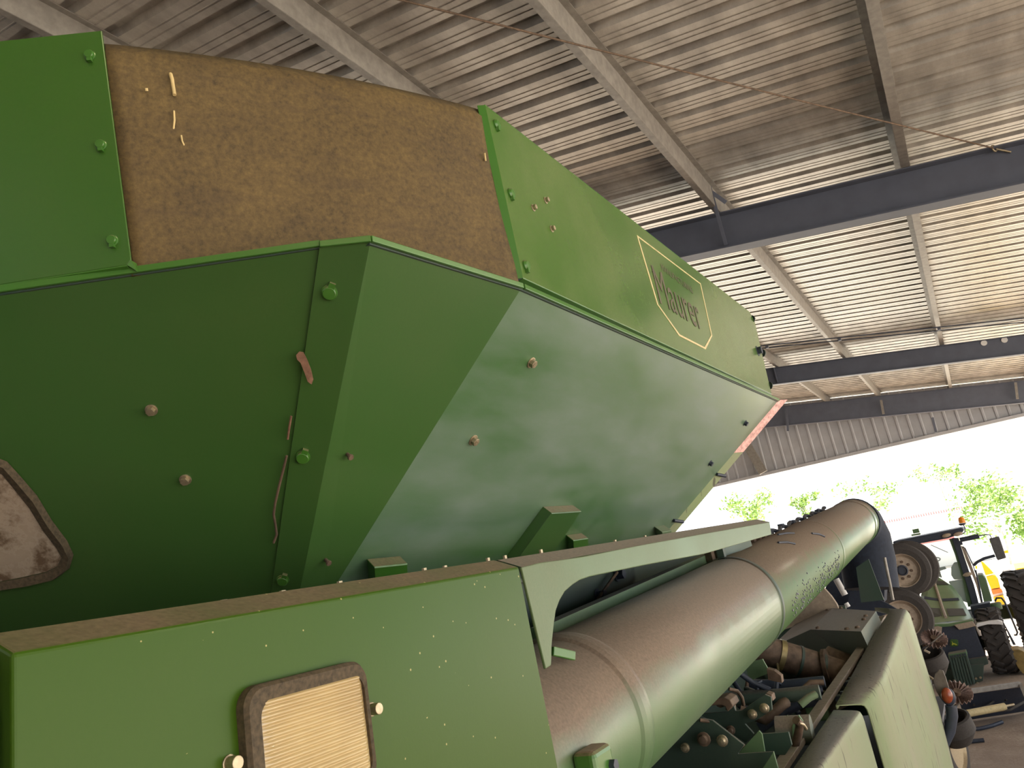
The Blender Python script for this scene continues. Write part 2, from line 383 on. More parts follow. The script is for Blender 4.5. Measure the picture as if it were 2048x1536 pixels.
# front extension: the plane through its bottom and top edges
fa, fb, fc = aZ(0, 575, .645), aZ(262, 530, .645), aZ(205, 62, 1.10)
nF = (fb-fa).cross(fc-fb).normalized(); dF = nF.dot(fa-EYE); outF = toEye(nF, fa)
def oF(px, py): return on(px, py, nF, dF)
FE = [oF(-420, 125), oF(203, 61), oF(262, 520), oF(254, 530), oF(-330, 620)]
part(MB().plate(FE, -outF*.004), 'front_extension', M_front, comb, 'green front extension bolted at the left above the tank', bevel=.0012)
he = MB(); he.plate([FE[3], FE[4], FE[4]-outF*.03-V(0,0,.012), FE[3]-outF*.03-V(0,0,.012)], (0,0,-.002))
he.plate([oF(262, 520), oF(254,530), oF(272, 541)-outF*.004, oF(266, 522)-outF*.012], -outF*.002)
he.bar(oF(115, 556)-outF*.016, oF(262, 531)-outF*.016, .016, .008)
part(he, 'extension_hem', M_green, comb, bevel=.001)
# rubber corner between the two extensions
tl, bl_, tr, br = oF(196, 70)-outF*.008, oF(256, 547)-outF*.012, oX(968, 208)+V(-.008,0,0), oX(1046, 572)+V(-.008,0,0)
tl2, tr2 = tl, tr
nu, nv = 30, 16; vs_, fs_ = [], []
outR = V(.86, -.5, 0).normalized()
for j in range(nv+1):
    for i in range(nu+1):
        u, v_ = i/nu, j/nv
        p = (tl.lerp(tr, u)).lerp(bl_.lerp(br, u), v_)
        edge = min(u, 1-u); 
        bul = .035*math.sin(math.pi*u)**.8 + .006*math.sin(3*math.pi*u+1)*math.sin(math.pi*v_)
        p = p+outR*bul*(.55+.45*math.sin(math.pi*min(1, v_+.15)))
        if v_ < .06: p = p-outR*(.06-v_)*.25
        vs_.append(p)
vs_rub = list(vs_); rb = MB(); rb.add(vs_, [(j*(nu+1)+i, j*(nu+1)+i+1, (j+1)*(nu+1)+i+1, (j+1)*(nu+1)+i) for j in range(nv) for i in range(nu)], True)
o = part(rb, 'rubber_corner', M_rubsheet, comb, 'dusty brown rubber corner sheet between the extensions')
sm = o.modifiers.new('thick', 'SOLIDIFY'); sm.thickness = .006; sm.offset = -1
# bolts -----------------------------------------------------------
def hexbolt(p, n_, r_, h_, mat, washer=1.35, stud=0, name='bolt', parent=None, lab=None, round_=False):
    n_ = Vector(n_).normalized(); b = MB(); u = n_.orthogonal().normalized(); v2 = n_.cross(u)
    if washer: b.lathe(p, n_, [(0, r_*washer), (.0018, r_*washer), (.0022, r_*washer*.9), (.0022, 0)], 20)
    seg = 16 if round_ else 6
    pr_ = [p+n_*.002+(u*math.cos(2*math.pi*k/seg+.3)+v2*math.sin(2*math.pi*k/seg+.3))*r_ for k in range(seg)]
    b.plate(pr_, n_*h_)
    if stud: b.lathe(p+n_*(h_*.9), n_, [(0, r_*.55), (stud, r_*.5), (stud, 0)], 10)
    return part(b, name, mat, parent or comb, lab, bevel=.0008)
# painted carriage-bolt heads with their tabs on front extension and corner flange
def painted(p, n_, r_, up):
    b = MB(); n_ = Vector(n_).normalized()
    b.lathe(p, n_, [(0, r_*1.18), (.002, r_*1.15), (.0025, r_), (.007, r_*.97), (.0085, r_*.85), (.0088, 0)], 22)
    up = Vector(up)-n_*Vector(up).dot(n_); up.normalize(); s_ = n_.cross(up)
    b.box(p+up*r_*1.15+n_*.004, (r_*.9, r_*.9, .008), (s_, up, n_))
    return part(b, 'painted_bolt', M_green, comb)
for px, py in ((181, 112), (203, 291), (226, 482)): painted(oF(px, py), outF, .0085, (0,0,-1))
for px, py, k in ((659, 583, 1), (606, 911, 1), (566, 1156, .9)): painted(oA(px, py)+lap, outA, .0125*k, (.3,.3,1))
for px, py in ((303, 820), (371, 959)): hexbolt(oA(px, py), outA, .0085, .009, M_steel, stud=.003, lab='small zinc bolt end', name='zinc_bolt')
for px, py in ((1062, 725), (946, 880)): hexbolt(oC(px, py) if px > 1000 else oC(px, py), outC, .0105, .011, M_steel, stud=.004, name='zinc_bolt', lab='small zinc bolt end')
for px, py in ((1490, 846), (1420, 926)): hexbolt(oC(px, py), outC, .011, .012, M_black, name='dark_bolt')
for px, py in ((693, 907), (650, 1118)):
    p = oB(px, py); b = MB(); b.tube([p, p+outB*.016+V(.002,-.002,0)], .004, 8); b.lathe(p+outB*.014, outB, [(0,.0068),(.004,.006),(.004,0)], 8)
    part(b, 'screw_tip', M_rust, comb, 'rusty screw tip')
for px, py in ((1066, 416), (1091, 401), (1103, 458)): hexbolt(oX(px, py), (1,0,0), .0068, .008, M_steel, name='zinc_bolt', stud=.003, lab='small zinc bolt end')
for px, py in ((992, 250), (1021, 388), (1051, 532)):
    p = oX(px, py); b = MB(); b.lathe(p, (1,0,0), [(0,.0135),(.004,.013),(.008,.009),(.009,0)], 20); b.box(p+V(.004,-.002,-.013), (.008,.007,.012)); part(b, 'painted_bolt', M_green, comb)
for px, py in ((1506, 637), (1527, 705), (1541, 770)):
    p = oX(px, py); b = MB(); b.lathe(p+V(-.01,.004,0), (.4,1,0), [(0,.022),(.008,.02),(.012,.01),(.013,0)], 14); part(b, 'painted_bolt', M_dgreen, comb)
hexbolt(oX(1515, 702), (1,0,0), .02, .02, M_black, name='dark_bolt')
for px, py in ((1442, 947), (1355, 1040)):
    p = oC(px-14, py); b = MB(); b.tube([p+outC*.005+V(0,.03,0), p+outC*.02+V(.01,.09,0)], .008, 8); part(b, 'screw_tip', M_black, comb)
# decal on the side extension
def dX(px, py, e=.0012): return aX(px, py, xs)+V(e, 0, 0)
dp = [(1273, 470), (1401, 567), (1424, 672), (1411, 699), (1358, 672), (1314, 609)]
b = MB()
cen = sum((dX(*q) for q in dp), Vector())/6
for i in range(6):
    a, c_ = dX(*dp[i]), dX(*dp[(i+1) % 6]); w2 = .0075
    ai, ci = a+(cen-a).normalized()*w2*1.6, c_+(cen-c_).normalized()*w2*1.6
    b.plate([a, c_, ci, ai], (-.001, 0, 0))
dec = part(b, 'decal_border', M_tan, comb, 'tan outline of a worn emblem sticker')
def text_on(txt, org, xdir, ydir, size_x, size_y, mat, name, parent, ext=.0006, lab=None, bold=0.0):
    cu_ = bpy.data.curves.new(name, 'FONT'); cu_.body = txt; cu_.size = 1; cu_.offset = bold; cu_.extrude = 0
    to = bpy.data.objects.new(name, cu_); COL.objects.link(to)
    dg = bpy.context.evaluated_depsgraph_get(); dg.update(); me = bpy.data.meshes.new_from_object(to.evaluated_get(dg)); bpy.data.objects.remove(to)
    xs_ = [v.co.x for v in me.vertices]; ys_ = [v.co.y for v in me.vertices]
    x0_, x1_, y0_, y1_ = min(xs_), max(xs_), min(ys_), max(ys_)
    mb_ = MB(); nn_ = Vector(xdir).cross(Vector(ydir)).normalized()
    vs2 = [org+Vector(xdir)*((v.co.x-x0_)/(x1_-x0_)*size_x)+Vector(ydir)*((v.co.y-y0_)/(y1_-y0_)*size_y)+nn_*ext for v in me.vertices]
    mb_.add(vs2, [tuple(p_.vertices) for p_ in me.polygons])
    return part(mb_, name, mat, parent, lab)
M_decal = mat_simple('worn_dark_lettering', srgb(92, 84, 66), .6, var=.15)
a0, a1, a2 = dX(1318, 606), dX(1291, 508), dX(1403, 650)
ys_, zs_ = (a0.y+a1.y)/2+.02, a0.z
text_on('Maurer', V(xs+.001, ys_, zs_), (0, 1, 0), (0, 0, 1), a2.y-ys_, (a1.z-a0.z)*.82, M_decal, 'decal_lettering', comb, lab='worn dark lettering of the emblem')
text_on('MANUFACTURING', V(xs+.001, ys_+.12, zs_+(a1.z-a0.z)*.90), (0, 1, 0), (0, 0, 1), (a2.y-ys_)*.74, (a1.z-a0.z)*.15, M_decal, 'decal_lettering', comb)
# brackets welded to the tank sheets
def bracket(p_tl, p_tr, p_bl, p_br, depth, n_, mat=M_green):
    b = MB(); n_ = Vector(n_)
    b.plate([p_tl+n_*depth, p_tr+n_*depth, p_br+n_*depth, p_bl+n_*depth], -n_*.004)
    b.plate([p_tl, p_tr, p_tr+n_*depth, p_tl+n_*depth], V(0,0,-.004))
    b.plate([p_tl, p_bl, p_bl+n_*depth, p_tl+n_*depth], V(0,.004,0))
    return part(b, 'tank_bracket', mat, comb, bevel=.001)
bracket(oC(1086, 1013), oC(1146, 1010), oC(1013, 1112), oC(1085, 1103), .035, outC, M_tank)
bracket(oB(734, 1118), oB(800, 1112), oB(738, 1180), oB(803, 1170), .03, outB)
bracket(oC(1133, 1070), oC(1163, 1066), oC(1136, 1115), oC(1166, 1108), .03, outC)
bracket(oC(1309, 1053), oC(1328, 1050), oC(1312, 1080), oC(1330, 1077), .04, outC, M_lgreen)
for i, (px, py) in enumerate(((448, 1203), (566, 1184), (680, 1165), (849, 1138), (890, 1133), (976, 1117), (1010, 1112), (1082, 1100), (1230, 1080), (1290, 1071))):
    p = aX(px, py+3, -.81); b = MB(); b.plate([p+V(.0045*math.cos(k*1.047), .0045*math.sin(k*1.047), -.004) for k in range(6)], (0,0,.008)); part(b, 'frame_bolt', M_steel, comb, 'bright zinc bolt head')
# ------------------------------------------------------------------ body side under the tank
xb = -.75
def oP(px, py): return aX(px, py, xb)
zt = oP(500, 1236).z; CRZ = aX(768, 1157, xb-.05).z-oP(768, 1183).z
yl, yr = oP(24, 1306).y, oP(1040, 1136).y
def chamfered(y0, y1, z0, zt0, zt1, y1b=None):
    b = MB(); y1b = y1b or y1
    cr_ = V(-.05, 0, CRZ)
    A = [V(xb, y0, z0), V(xb, y1b, z0), V(xb, y1, zt1), V(xb, y0, zt0)]
    b.add(A, [(0,1,2,3)])
    C0, C1 = A[3]+cr_, A[2]+cr_
    b.add([A[3], A[2], C1, C0], [(0,1,2,3)])
    b.add([C0, C1, C1+V(-.25,0,.01), C0+V(-.25,0,.01)], [(0,1,2,3)])
    b.add([A[0], A[3], C0, C0+V(-.25,0,.01), A[0]+V(-.3,0,0)], [(0,1,2,3,4)])
    b.add([A[1], A[2], C1, C1+V(-.25,0,.01), A[1]+V(-.3,0,0)], [(4,3,2,1,0)])
    return b
zl, zr = oP(22, 1307).z, oP(1038, 1134).z
sp = part(chamfered(yl, yr-.003, H-.9, zl, zr, oP(1132, 1536).y-.003), 'body_side_panel', M_panel, comb, 'green side panel carrying the work lamp', bevel=.004, seg=3, merge=True)
part(chamfered(yl-.6, yl-.014, H-.9, zl-.012, zl-.012), 'body_side_panel', M_green, comb, bevel=.004, merge=True)
# rear arm with its arched cut-out
arm = [(1043, 1134), (1079, 1125), (1165, 1113), (1280, 1090), (1408, 1067), (1539, 1044), (1543, 1069), (1408, 1108), (1290, 1130), (1180, 1153), (1160, 1160), (1146, 1169), (1130, 1183), (1119, 1202), (1112, 1222), (1108, 1250), (1104, 1290), (1103, 1331), (1092, 1338)]
b = MB(); pts = [oP(*q) for q in arm]
b.plate(pts, V(-.006, 0, 0))
c0, c1 = oP(1043, 1134), oP(1539, 1044)
cr_ = V(-.05, 0, CRZ)
b.add([c0, c1, c1+cr_, c0+cr_], [(0,1,2,3)]); b.add([c0+cr_, c1+cr_, c1+cr_+V(-.15,0,0), c0+cr_+V(-.15,0,0)], [(0,1,2,3)])
e_ = oP(1543, 1069); b.add([c1, c1+cr_, e_+V(-.05,.0,.02), e_], [(0,1,2,3)])
arm_o = part(b, 'rear_frame_arm', mat_paint('dusty_arm_enamel', srgb(78,108,62), lo=.3, hi=.7, haze=.3, rough=.45, coat=.1, dust=srgb(128,112,98), bumpy=.02), comb, 'dusty green frame arm behind the side panel', bevel=.002)
# inner body wall seen through the arch, rail over the auger
xi = -1.28
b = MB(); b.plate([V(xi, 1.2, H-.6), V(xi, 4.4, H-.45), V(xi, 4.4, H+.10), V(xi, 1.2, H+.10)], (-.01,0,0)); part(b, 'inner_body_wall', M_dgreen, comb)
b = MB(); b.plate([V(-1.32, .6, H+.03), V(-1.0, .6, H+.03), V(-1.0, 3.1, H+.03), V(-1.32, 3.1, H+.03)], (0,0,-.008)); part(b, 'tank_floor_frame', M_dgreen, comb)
b = MB(); b.tube([aX(1196, 1197, xi+.03), aX(1228, 1153, xi+.03), aX(1234, 1145, xi+.03)], .006, 8); part(b, 'control_rod', M_rust, comb, 'thin rusty rod')
for px, py in ((1196, 1192), (1234, 1150)): hexbolt(aX(px, py, xi+.005), (1,0,0), .02, .03, M_black, name='dark_bolt')
xr = -1.06
b = MB(); b.plate([aX(1090, 1252, xr), aX(1100, 1283, xr), aX(1428, 1127, xr), aX(1424, 1105, xr)], (-.05,0,0)); part(b, 'auger_rail', M_lgreen, comb, 'light green rail running above the auger')
# ------------------------------------------------------------------ work lamp
lm = [(472, 1402), (480, 1385), (495, 1374), (520, 1365), (688, 1325), (704, 1325), (714, 1334), (719, 1352), (738, 1490), (742, 1540), (735, 1580), (715, 1596), (540, 1640), (505, 1640), (492, 1620), (488, 1590), (480, 1500)]
def rrect(y0, y1, z0, z1, r_, x, n_=7, sk=0.0):
    out = []
    for cy, cz, a0_ in ((y1-r_, z1-r_, 0), (y0+r_, z1-r_, 90), (y0+r_, z0+r_, 180), (y1-r_, z0+r_, 270)):
        for k in range(n_):
            a_ = math.radians(a0_+90*k/(n_-1)); out.append(V(x, cy+r_*math.cos(a_), cz+r_*math.sin(a_)))
    return out
ly0, ly1 = oP(474, 1450).y, oP(722, 1400).y
lz1 = (oP(600, 1347).z); lz0 = lz1-.150
def ring(x0, x1, a, b_, ra, rb_):
    m_ = MB(); A = rrect(*a, ra, x0); B = rrect(*b_, rb_, x1); n_ = len(A); m_.add(A+B, [(i, (i+1) % n_, (i+1) % n_+n_, i+n_) for i in range(n_)], True); return m_
bz = MB()
o0 = (ly0, ly1, lz0, lz1); i0 = (ly0+.004, ly1-.003, lz0+.004, lz1-.004); i1 = (ly0+.021, ly1-.007, lz0+.012, lz1-.019)
for q in (ring(xb-.002, xb+.012, o0, o0, .024, .024), ring(xb+.012, xb+.017, o0, i0, .024, .022), ring(xb+.017, xb+.015, i0, i1, .022, .018), ring(xb+.015, xb+.006, i1, i1, .018, .018)):
    bz.add(q.v, q.f, True)
lamp = part(bz, 'work_lamp', M_bezel, comb, 'rectangular work lamp in a dusty rubber bezel')
# ribbed glass
lb = MB(); yy0, yy1, zz0, zz1 = i1[0]-.001, i1[1]+.001, i1[2]-.001, i1[3]+.001; rr_ = .018
nz, ny = 220, 26; vs3 = []
for j in range(nz+1):
    z = zz0+(zz1-zz0)*j/nz
    cut = 0
    if z > zz1-rr_: cut = rr_-math.sqrt(max(0, rr_**2-(z-(zz1-rr_))**2))
    if z < zz0+rr_: cut = rr_-math.sqrt(max(0, rr_**2-((zz0+rr_)-z)**2))
    for i in range(ny+1):
        y = (yy0+cut)+(yy1-yy0-2*cut)*i/ny; e = min(i, ny-i)/ny
        ph = (z-zz0)/(zz1-zz0)*17*2*math.pi
        fl_ = min(1, max(0, (min(y-yy0, yy1-y)-.006)/.006))
        x = xb+.010+.0036*abs(math.sin(ph/2))*fl_+.004*min(1, min(y-yy0, yy1-y)/.007)
        vs3.append(V(x, y, z))
lb.add(vs3, [(j*(ny+1)+i, j*(ny+1)+i+1, (j+1)*(ny+1)+i+1, (j+1)*(ny+1)+i) for j in range(nz) for i in range(ny)], True)
part(lb, 'lens', M_lens, lamp, 'cream ribbed glass lens')
for px, py in ((742, 1419), (458, 1527)):
    p = oP(px, py); hexbolt(p, (1,0,0), .0075, .013, M_steel, name='lamp_screw', lab='bright screw beside the lens', round_=True, washer=1.2)
# mud-splashed mirror at the far left, in the front panel's face
mr = [(-60, 905), (-10, 912), (15, 922), (45, 955), (75, 990), (105, 1040), (135, 1080), (148, 1108), (140, 1135), (115, 1155), (60, 1168), (0, 1176), (-90, 1190)]
mi = [(-60, 930), (-14, 932), (8, 945), (35, 978), (62, 1012), (90, 1058), (116, 1092), (126, 1110), (118, 1128), (95, 1140), (50, 1150), (0, 1160), (-90, 1172)]
b = MB(); A = [oA(*q)+outA*.002 for q in mr]; B = [oA(*q)+outA*.012 for q in mr]; Ci = [oA(*q)+outA*.008 for q in mi]; n_ = len(A)
B = [q+(Ci[i]-q)*.25+outA*.004 for i, q in enumerate(B)]
for P_, Q_ in ((A, B), (B, Ci)): b.add(P_+Q_, [(i, (i+1) % n_, (i+1) % n_+n_, i+n_) for i in range(n_)], True)
wf = part(b, 'window_seal', M_bezel, comb, 'dusty rubber seal around the tank window')
b = MB(); b.plate([q-outA*.002 for q in Ci], -outA*.003); part(b, 'pane', M_window, wf, 'mud splashed window pane')
# ------------------------------------------------------------------ unloading auger
ad = V(.0048, .99775, .0668).normalized(); A0 = rel(-.98644, .03405, -.43725)
def ax(y): return A0+ad*((y-A0.y)/ad.y)
aug = MB(); R_ = .2
def rg(y): return (ax(y)-ax(1.0)).dot(ad)
o1 = ax(1.0)
aug.lathe(o1, ad, [(rg(1.60), R_-.002), (rg(1.78), R_-.002), (rg(1.785), R_), (rg(3.30), R_)], 72)
aug.lathe(o1, ad, [(rg(3.345), R_), (rg(7.62), R_*.985)], 72)
aug.lathe(o1, ad, [(rg(3.30), R_), (rg(3.302), R_-.008), (rg(3.343), R_-.008), (rg(3.345), R_)], 72)
tube_o = part(aug, 'unloading_auger', M_auger, comb, 'long round unloading auger tube thick with brown dust', merge=True)
b = MB(); b.lathe(o1, ad, [(rg(1.72), R_-.003), (rg(1.728), R_+.005), (rg(1.745), R_+.009), (rg(1.77), R_+.009), (rg(1.79), R_+.005), (rg(1.80), R_-.001)], 72)
part(b, 'flange_ring', M_auger, tube_o)
# elbow: bends from the tube down and inward
b = MB(); el = [ax(1.60), ax(1.50), ax(1.38), ax(1.24), ax(1.14)+V(-.03,0,-.06), ax(1.08)+V(-.06,0,-.16), ax(1.05)+V(-.08,0,-.30), ax(1.05)+V(-.08,0,-.6)]
b.tube(el, R_-.004, 64, rr=[R_-.001, R_-.003, R_-.006, R_-.002, R_+.0, R_, R_, R_]); part(b, 'elbow', M_auger, tube_o)
b = MB(); b.lathe(o1, ad, [(rg(3.306), R_+.003), (rg(3.31), R_+.005), (rg(3.335), R_+.005), (rg(3.339), R_+.003)], 72); part(b, 'joint_band', M_dgreen, tube_o, 'dark band round the joint')
for y_ in (5.2, 7.28, 7.5):
    b = MB(); b.lathe(o1, ad, [(rg(y_), R_*.99), (rg(y_+.004), R_+.004), (rg(y_+.02), R_+.004), (rg(y_+.024), R_*.99)], 72); part(b, 'weld_seam', M_auger, tube_o)
# elbow lifting lug, small gusset
p = aX(1183, 1500, -.762)
b = MB(); b.box(p+V(.0,0,-.07), (.05, .085, .15)); part(b, 'lug_plate', M_green, tube_o, bevel=.012, seg=3)
for dy in (-.02, .022):
    b = MB(); b.lathe(p+V(.024, dy, -.055+.02*(dy > 0)), (1,0,0), [(0,.012),(.012,.012),(.012,0)], 6); part(b, 'lug_bolt', M_black, tube_o)
b = MB(); b.bar(aX(1104, 1302, -.87), aX(1148, 1312, -.85), .012, .02); part(b, 'gusset', M_green, tube_o, bevel=.002)
# black rubber spout at the far end
end = ax(7.62)
b = MB(); sp_ = [end-ad*.05, end+ad*.10+V(0,0,-.03), end+ad*.20+V(-.0,0,-.16), end+ad*.22+V(-.02,0,-.36), end+ad*.18+V(-.05,0,-.62)]
b.tube(sp_, R_+.01, 32, rr=[R_+.012, R_+.02, R_+.035, R_+.04, R_+.03]); spo = part(b, 'spout', M_spout, tube_o, 'black rubber discharge spout')
b = MB(); b.plate([aY(1712, 1135, 7.45), aY(1737, 1118, 7.45), aY(1768, 1200, 7.45), aY(1722, 1205, 7.45)], (0,.02,0)); part(b, 'spout_flap', M_dgreen, tube_o, 'grey hanging spout flap')
b = MB(); b.tube([aY(1769, 1115, 7.42), aY(1776, 1150, 7.42), aY(1780, 1168, 7.42), aY(1786, 1200, 7.42)], .012, 8); part(b, 'flap_rod', M_purlin, tube_o)
# chain along the top of the tube
zc = .0
def top_of(y, ang, extra): # point on the tube skin at angle from up
    c_ = ax(y); s_ = ad.cross(V(0,0,1)).normalized(); u_ = s_.cross(ad).normalized(); return c_+(u_*math.cos(ang)-s_*math.sin(ang))*(R_+extra)
ch = MB(); pts = []
for k in range(60):
    y = 3.6+(7.1-3.6)*k/59; pts.append(top_of(y, .62, .006+.032*abs(math.sin(k*.62))))
ch.tube(pts, .014, 7)
for k in range(4, 56, 6): ch.box(pts[k]+V(0,0,.0), (.03,.07,.03))
part(ch, 'hose_and_chain', M_black, tube_o, 'dark chain lying along the top of the tube')
for k in range(9): b = MB(); b.box(top_of(3.42+.13*k, .35, .02), (.03,.05,.05)); part(b, 'ribbed_clamp', M_rust, tube_o)
b = MB(); b.bar(top_of(3.45, .15, .02), top_of(3.72, -.1, .03), .035, .05); b.box(top_of(3.34, .0, .03), (.03,.03,.07)); part(b, 'latch', M_dgreen, tube_o)
for q, (y, an) in enumerate(((4.0, -.5), (4.3, -.2), (4.7, -.75))):
    b = MB(); b.tube([top_of(y, an, .003), top_of(y+.1, an-.12, .004), top_of(y+.16, an-.26, .003)], .006, 6); part(b, 'twig_fragment', M_black, tube_o)
b = MB()                                                       # caked grease spatter on the lower flank
for k in range(260):
    y = random.uniform(3.5, 5.0); an = -1.9+random.gauss(0, .16)+(y-4.2)*.05; c_ = top_of(y, an, .001); s_ = random.uniform(.002, .007)
    b.box(c_, (s_*.6, s_*1.6, s_*1.2))
sp2 = part(b, 'grease_spatter', M_black, tube_o, 'dark grease spatter'); sp2['kind'] = 'stuff'
# ------------------------------------------------------------------ rear side shield of the combine
xsH = -.6
def oS(px, py, dx=0): return aX(px, py, xsH+dx)
crR = [oS(1812, 1219), oS(1797, 1260), oS(1764, 1354), oS(1730, 1410), ]      # crease, rear to front
crF = [oS(1722, 1421), oS(1640, 1536), oS(1560, 1650)]
inR = [aZ(1782, 1222, -.60), aZ(1745, 1279, -.635), aZ(1712, 1341, -.66), aZ(1674, 1412, -.66)]
inF = [aZ(1667, 1420, -.66), aZ(1587, 1536, -.65), aZ(1510, 1650, -.65)]
botR = oS(1902, 1536); yrr = 6.15
def shield(name, cr_, inn, label):
    b = MB(); n_ = len(cr_)
    def rnd(c_, i_):                          # rounded shoulder: inner, two mid rows, outer, then down
        d_ = (i_-c_); return [i_-V(0,0,.012), i_, c_+d_*.30, c_+d_*.14-V(0,0,.001), c_+d_*.05-V(0,0,.005), c_+V(.0,0,-.018), c_+V(.002,0,-.04), V(c_.x+.004, c_.y, H-1.25), V(c_.x-.03, c_.y, H-1.9), V(c_.x-.12, c_.y, H-2.4)]
    rows = [rnd(cr_[k], inn[k]) for k in range(n_)]
    m_ = len(rows[0]); vs_ = [p for r_ in rows for p in r_]
    b.add(vs_, [(k*m_+j, k*m_+j+1, (k+1)*m_+j+1, (k+1)*m_+j) for k in range(n_-1) for j in range(m_-1)], True)
    o_ = part(b, name, M_shield, comb, label)
    s_ = o_.modifiers.new('thick', 'SOLIDIFY'); s_.thickness = .006; s_.offset = -1
    return o_
crR2 = [V(-.605, yrr+.06, crR[0].z-.03)]+crR; inR2 = [aZ(1780, 1217, -.60)]+inR
shield('rear_side_shield', crR2, inR2, 'pale dusty rear side shield with rounded shoulder')
shield('middle_side_shield', crF, inF, 'greener side shield in front of the seam')
b = MB(); b.plate([V(-.63, 3.44, H-.70), V(-.63, 3.36, H-.70), V(-.63, 3.3, H-1.9), V(-.63, 3.44, H-1.9)], (-.004,0,0)); part(b, 'seam_backing', M_dgreen, comb)
b = MB(); e0 = inR2[0]; b.plate([e0, aZ(1749, 1215, -.60), aZ(1750, 1222, -.64), e0-V(0,0,.05)], (0,.01,0)); part(b, 'shield_end_lip', M_shield, comb)
def zr(y): return -.70+(y-2.5)*.004
b = MB(); a, c_ = aZ(1765, 1234, -.655), aZ(1540, 1566, -.675); b.bar(a, c_, .045, .02); rail = part(b, 'shield_rail', mat_simple('dusty_grey_bar', srgb(134,122,110), .7, var=.12, scale=40), comb, 'flat grey dusty bar inside the shields', bevel=.002)
for t_ in (.42, .60, .68):
    p = a.lerp(c_, t_)+V(.05,0,-.02); b = MB(); b.box(p, (.07,.05,.02)); b.lathe(p+V(.0,0,.01), (0,0,1), [(0,.012),(.014,.012),(.014,0)], 6); part(b, 'rail_clip', M_black, comb)
# rear cover box ----------------------------------------------------
def mixq(q, yy): return [aY(px, py, yy_) for (px, py), yy_ in zip(q, yy)]
cv = [(1554,1288),(1621,1259),(1723,1262),(1752,1222),(1683,1215),(1640,1222),(1600,1245)]
zt_ = -.56
tp_ = [aZ(1600, 1270, -.66), aZ(1621, 1259, zt_-.02), aZ(1721, 1262, zt_-.02), aZ(1751, 1221, zt_), aZ(1681, 1215, zt_), aZ(1662, 1220, zt_)]
M_cover = mat_paint('dusty_cover', srgb(92, 104, 92), lo=.1, hi=.45, haze=.35, rough=.6, dust=srgb(136,124,114), coat=0)
p1_, p2_, p3_, p4_ = aZ(1621, 1259, zt_), aZ(1722, 1263, zt_), aZ(1752, 1222, zt_), aZ(1665, 1216, zt_)
b = MB(); p0_ = aZ(1540, 1296, zt_-.12); p5_ = aZ(1612, 1228, zt_-.10)
b.add([p0_, p1_, p4_, p5_], [(0,1,2,3)]); b.add([p1_, p2_, p3_, p4_], [(0,1,2,3)])
dn = V(.05, -.0, -.30); b.add([p2_, p3_, p3_+dn, p2_+dn], [(0,1,2,3)])
b.add([p0_, p1_, p2_, p2_+dn, p2_+dn*1.6+V(-.5,0,0), p0_+V(0,0,-.4)], [(0,1,2,3,4,5)])
part(b, 'engine_cover', M_cover, comb, 'dusty box cover behind the auger', merge=True)
for px, py in ((1636,1257),(1694,1259),(1715,1256),(1728,1240),(1732,1233),(1682,1217),(1655,1221)):
    b = MB(); p = aZ(px, py, zt_); b.lathe(p, (0,0,1), [(0,.016),(.012,.012),(.014,0)], 7); part(b, 'cover_nut', M_rust, comb)
b = MB(); b.plate([aY(1560, 1262, 6.9), aY(1575, 1215, 6.9), aY(1640, 1168, 6.9), aY(1662, 1192, 6.9), aY(1673, 1208, 6.9), aY(1680, 1224, 6.9)], (0,.05,0)); part(b, 'auger_cradle', M_rimcol, comb, 'pale curved cradle plate under the auger')
# exhaust pipe with clamp
pp_ = [aY(1500, 1290, 4.7), aY(1545, 1306, 4.75), aY(1590, 1320, 4.8), aY(1640, 1336, 4.85), aY(1680, 1350, 4.9)]
b = MB(); b.tube(pp_, .085, 28); b.tube([pp_[3]+V(.03,0,0), pp_[3]+V(.05,0.0,0)], .1, 28); ex = part(b, 'exhaust_pipe', M_rust, comb, 'brown rusty exhaust pipe')
b = MB(); d_ = (pp_[2]-pp_[1]).normalized(); b.lathe(pp_[1]+d_*.03, d_, [(0,.086),(0,.091),(.03,.091),(.03,.086)], 30); b.bar(pp_[1]+d_*.04+V(0,-.085,-.03), pp_[1]+d_*.03+V(-.02,-.08,-.2), .025, .006); part(b, 'pipe_clamp', mat_simple('dull_brass_band', srgb(150,134,92), .4, .4), ex)
for t_ in (2.1, 3.0):
    q = pp_[int(t_)].lerp(pp_[min(4, int(t_)+1)], t_-int(t_)); b = MB(); b.lathe(q, d_, [(0,.0855),(0,.089),(.015,.089),(.015,.0855)], 28); part(b, 'pipe_band', M_dgreen, ex)
b = MB(); qq = aY(1670, 1342, 5.0); b.tube([qq+V(-.06,0,.03), qq+V(-.01,.02,.05), qq+V(.05,.04,.02), qq+V(.06,.05,-.08)], .10, 20, rr=[.05,.09,.085,.05]); part(b, 'turbo_housing', M_rust, comb)
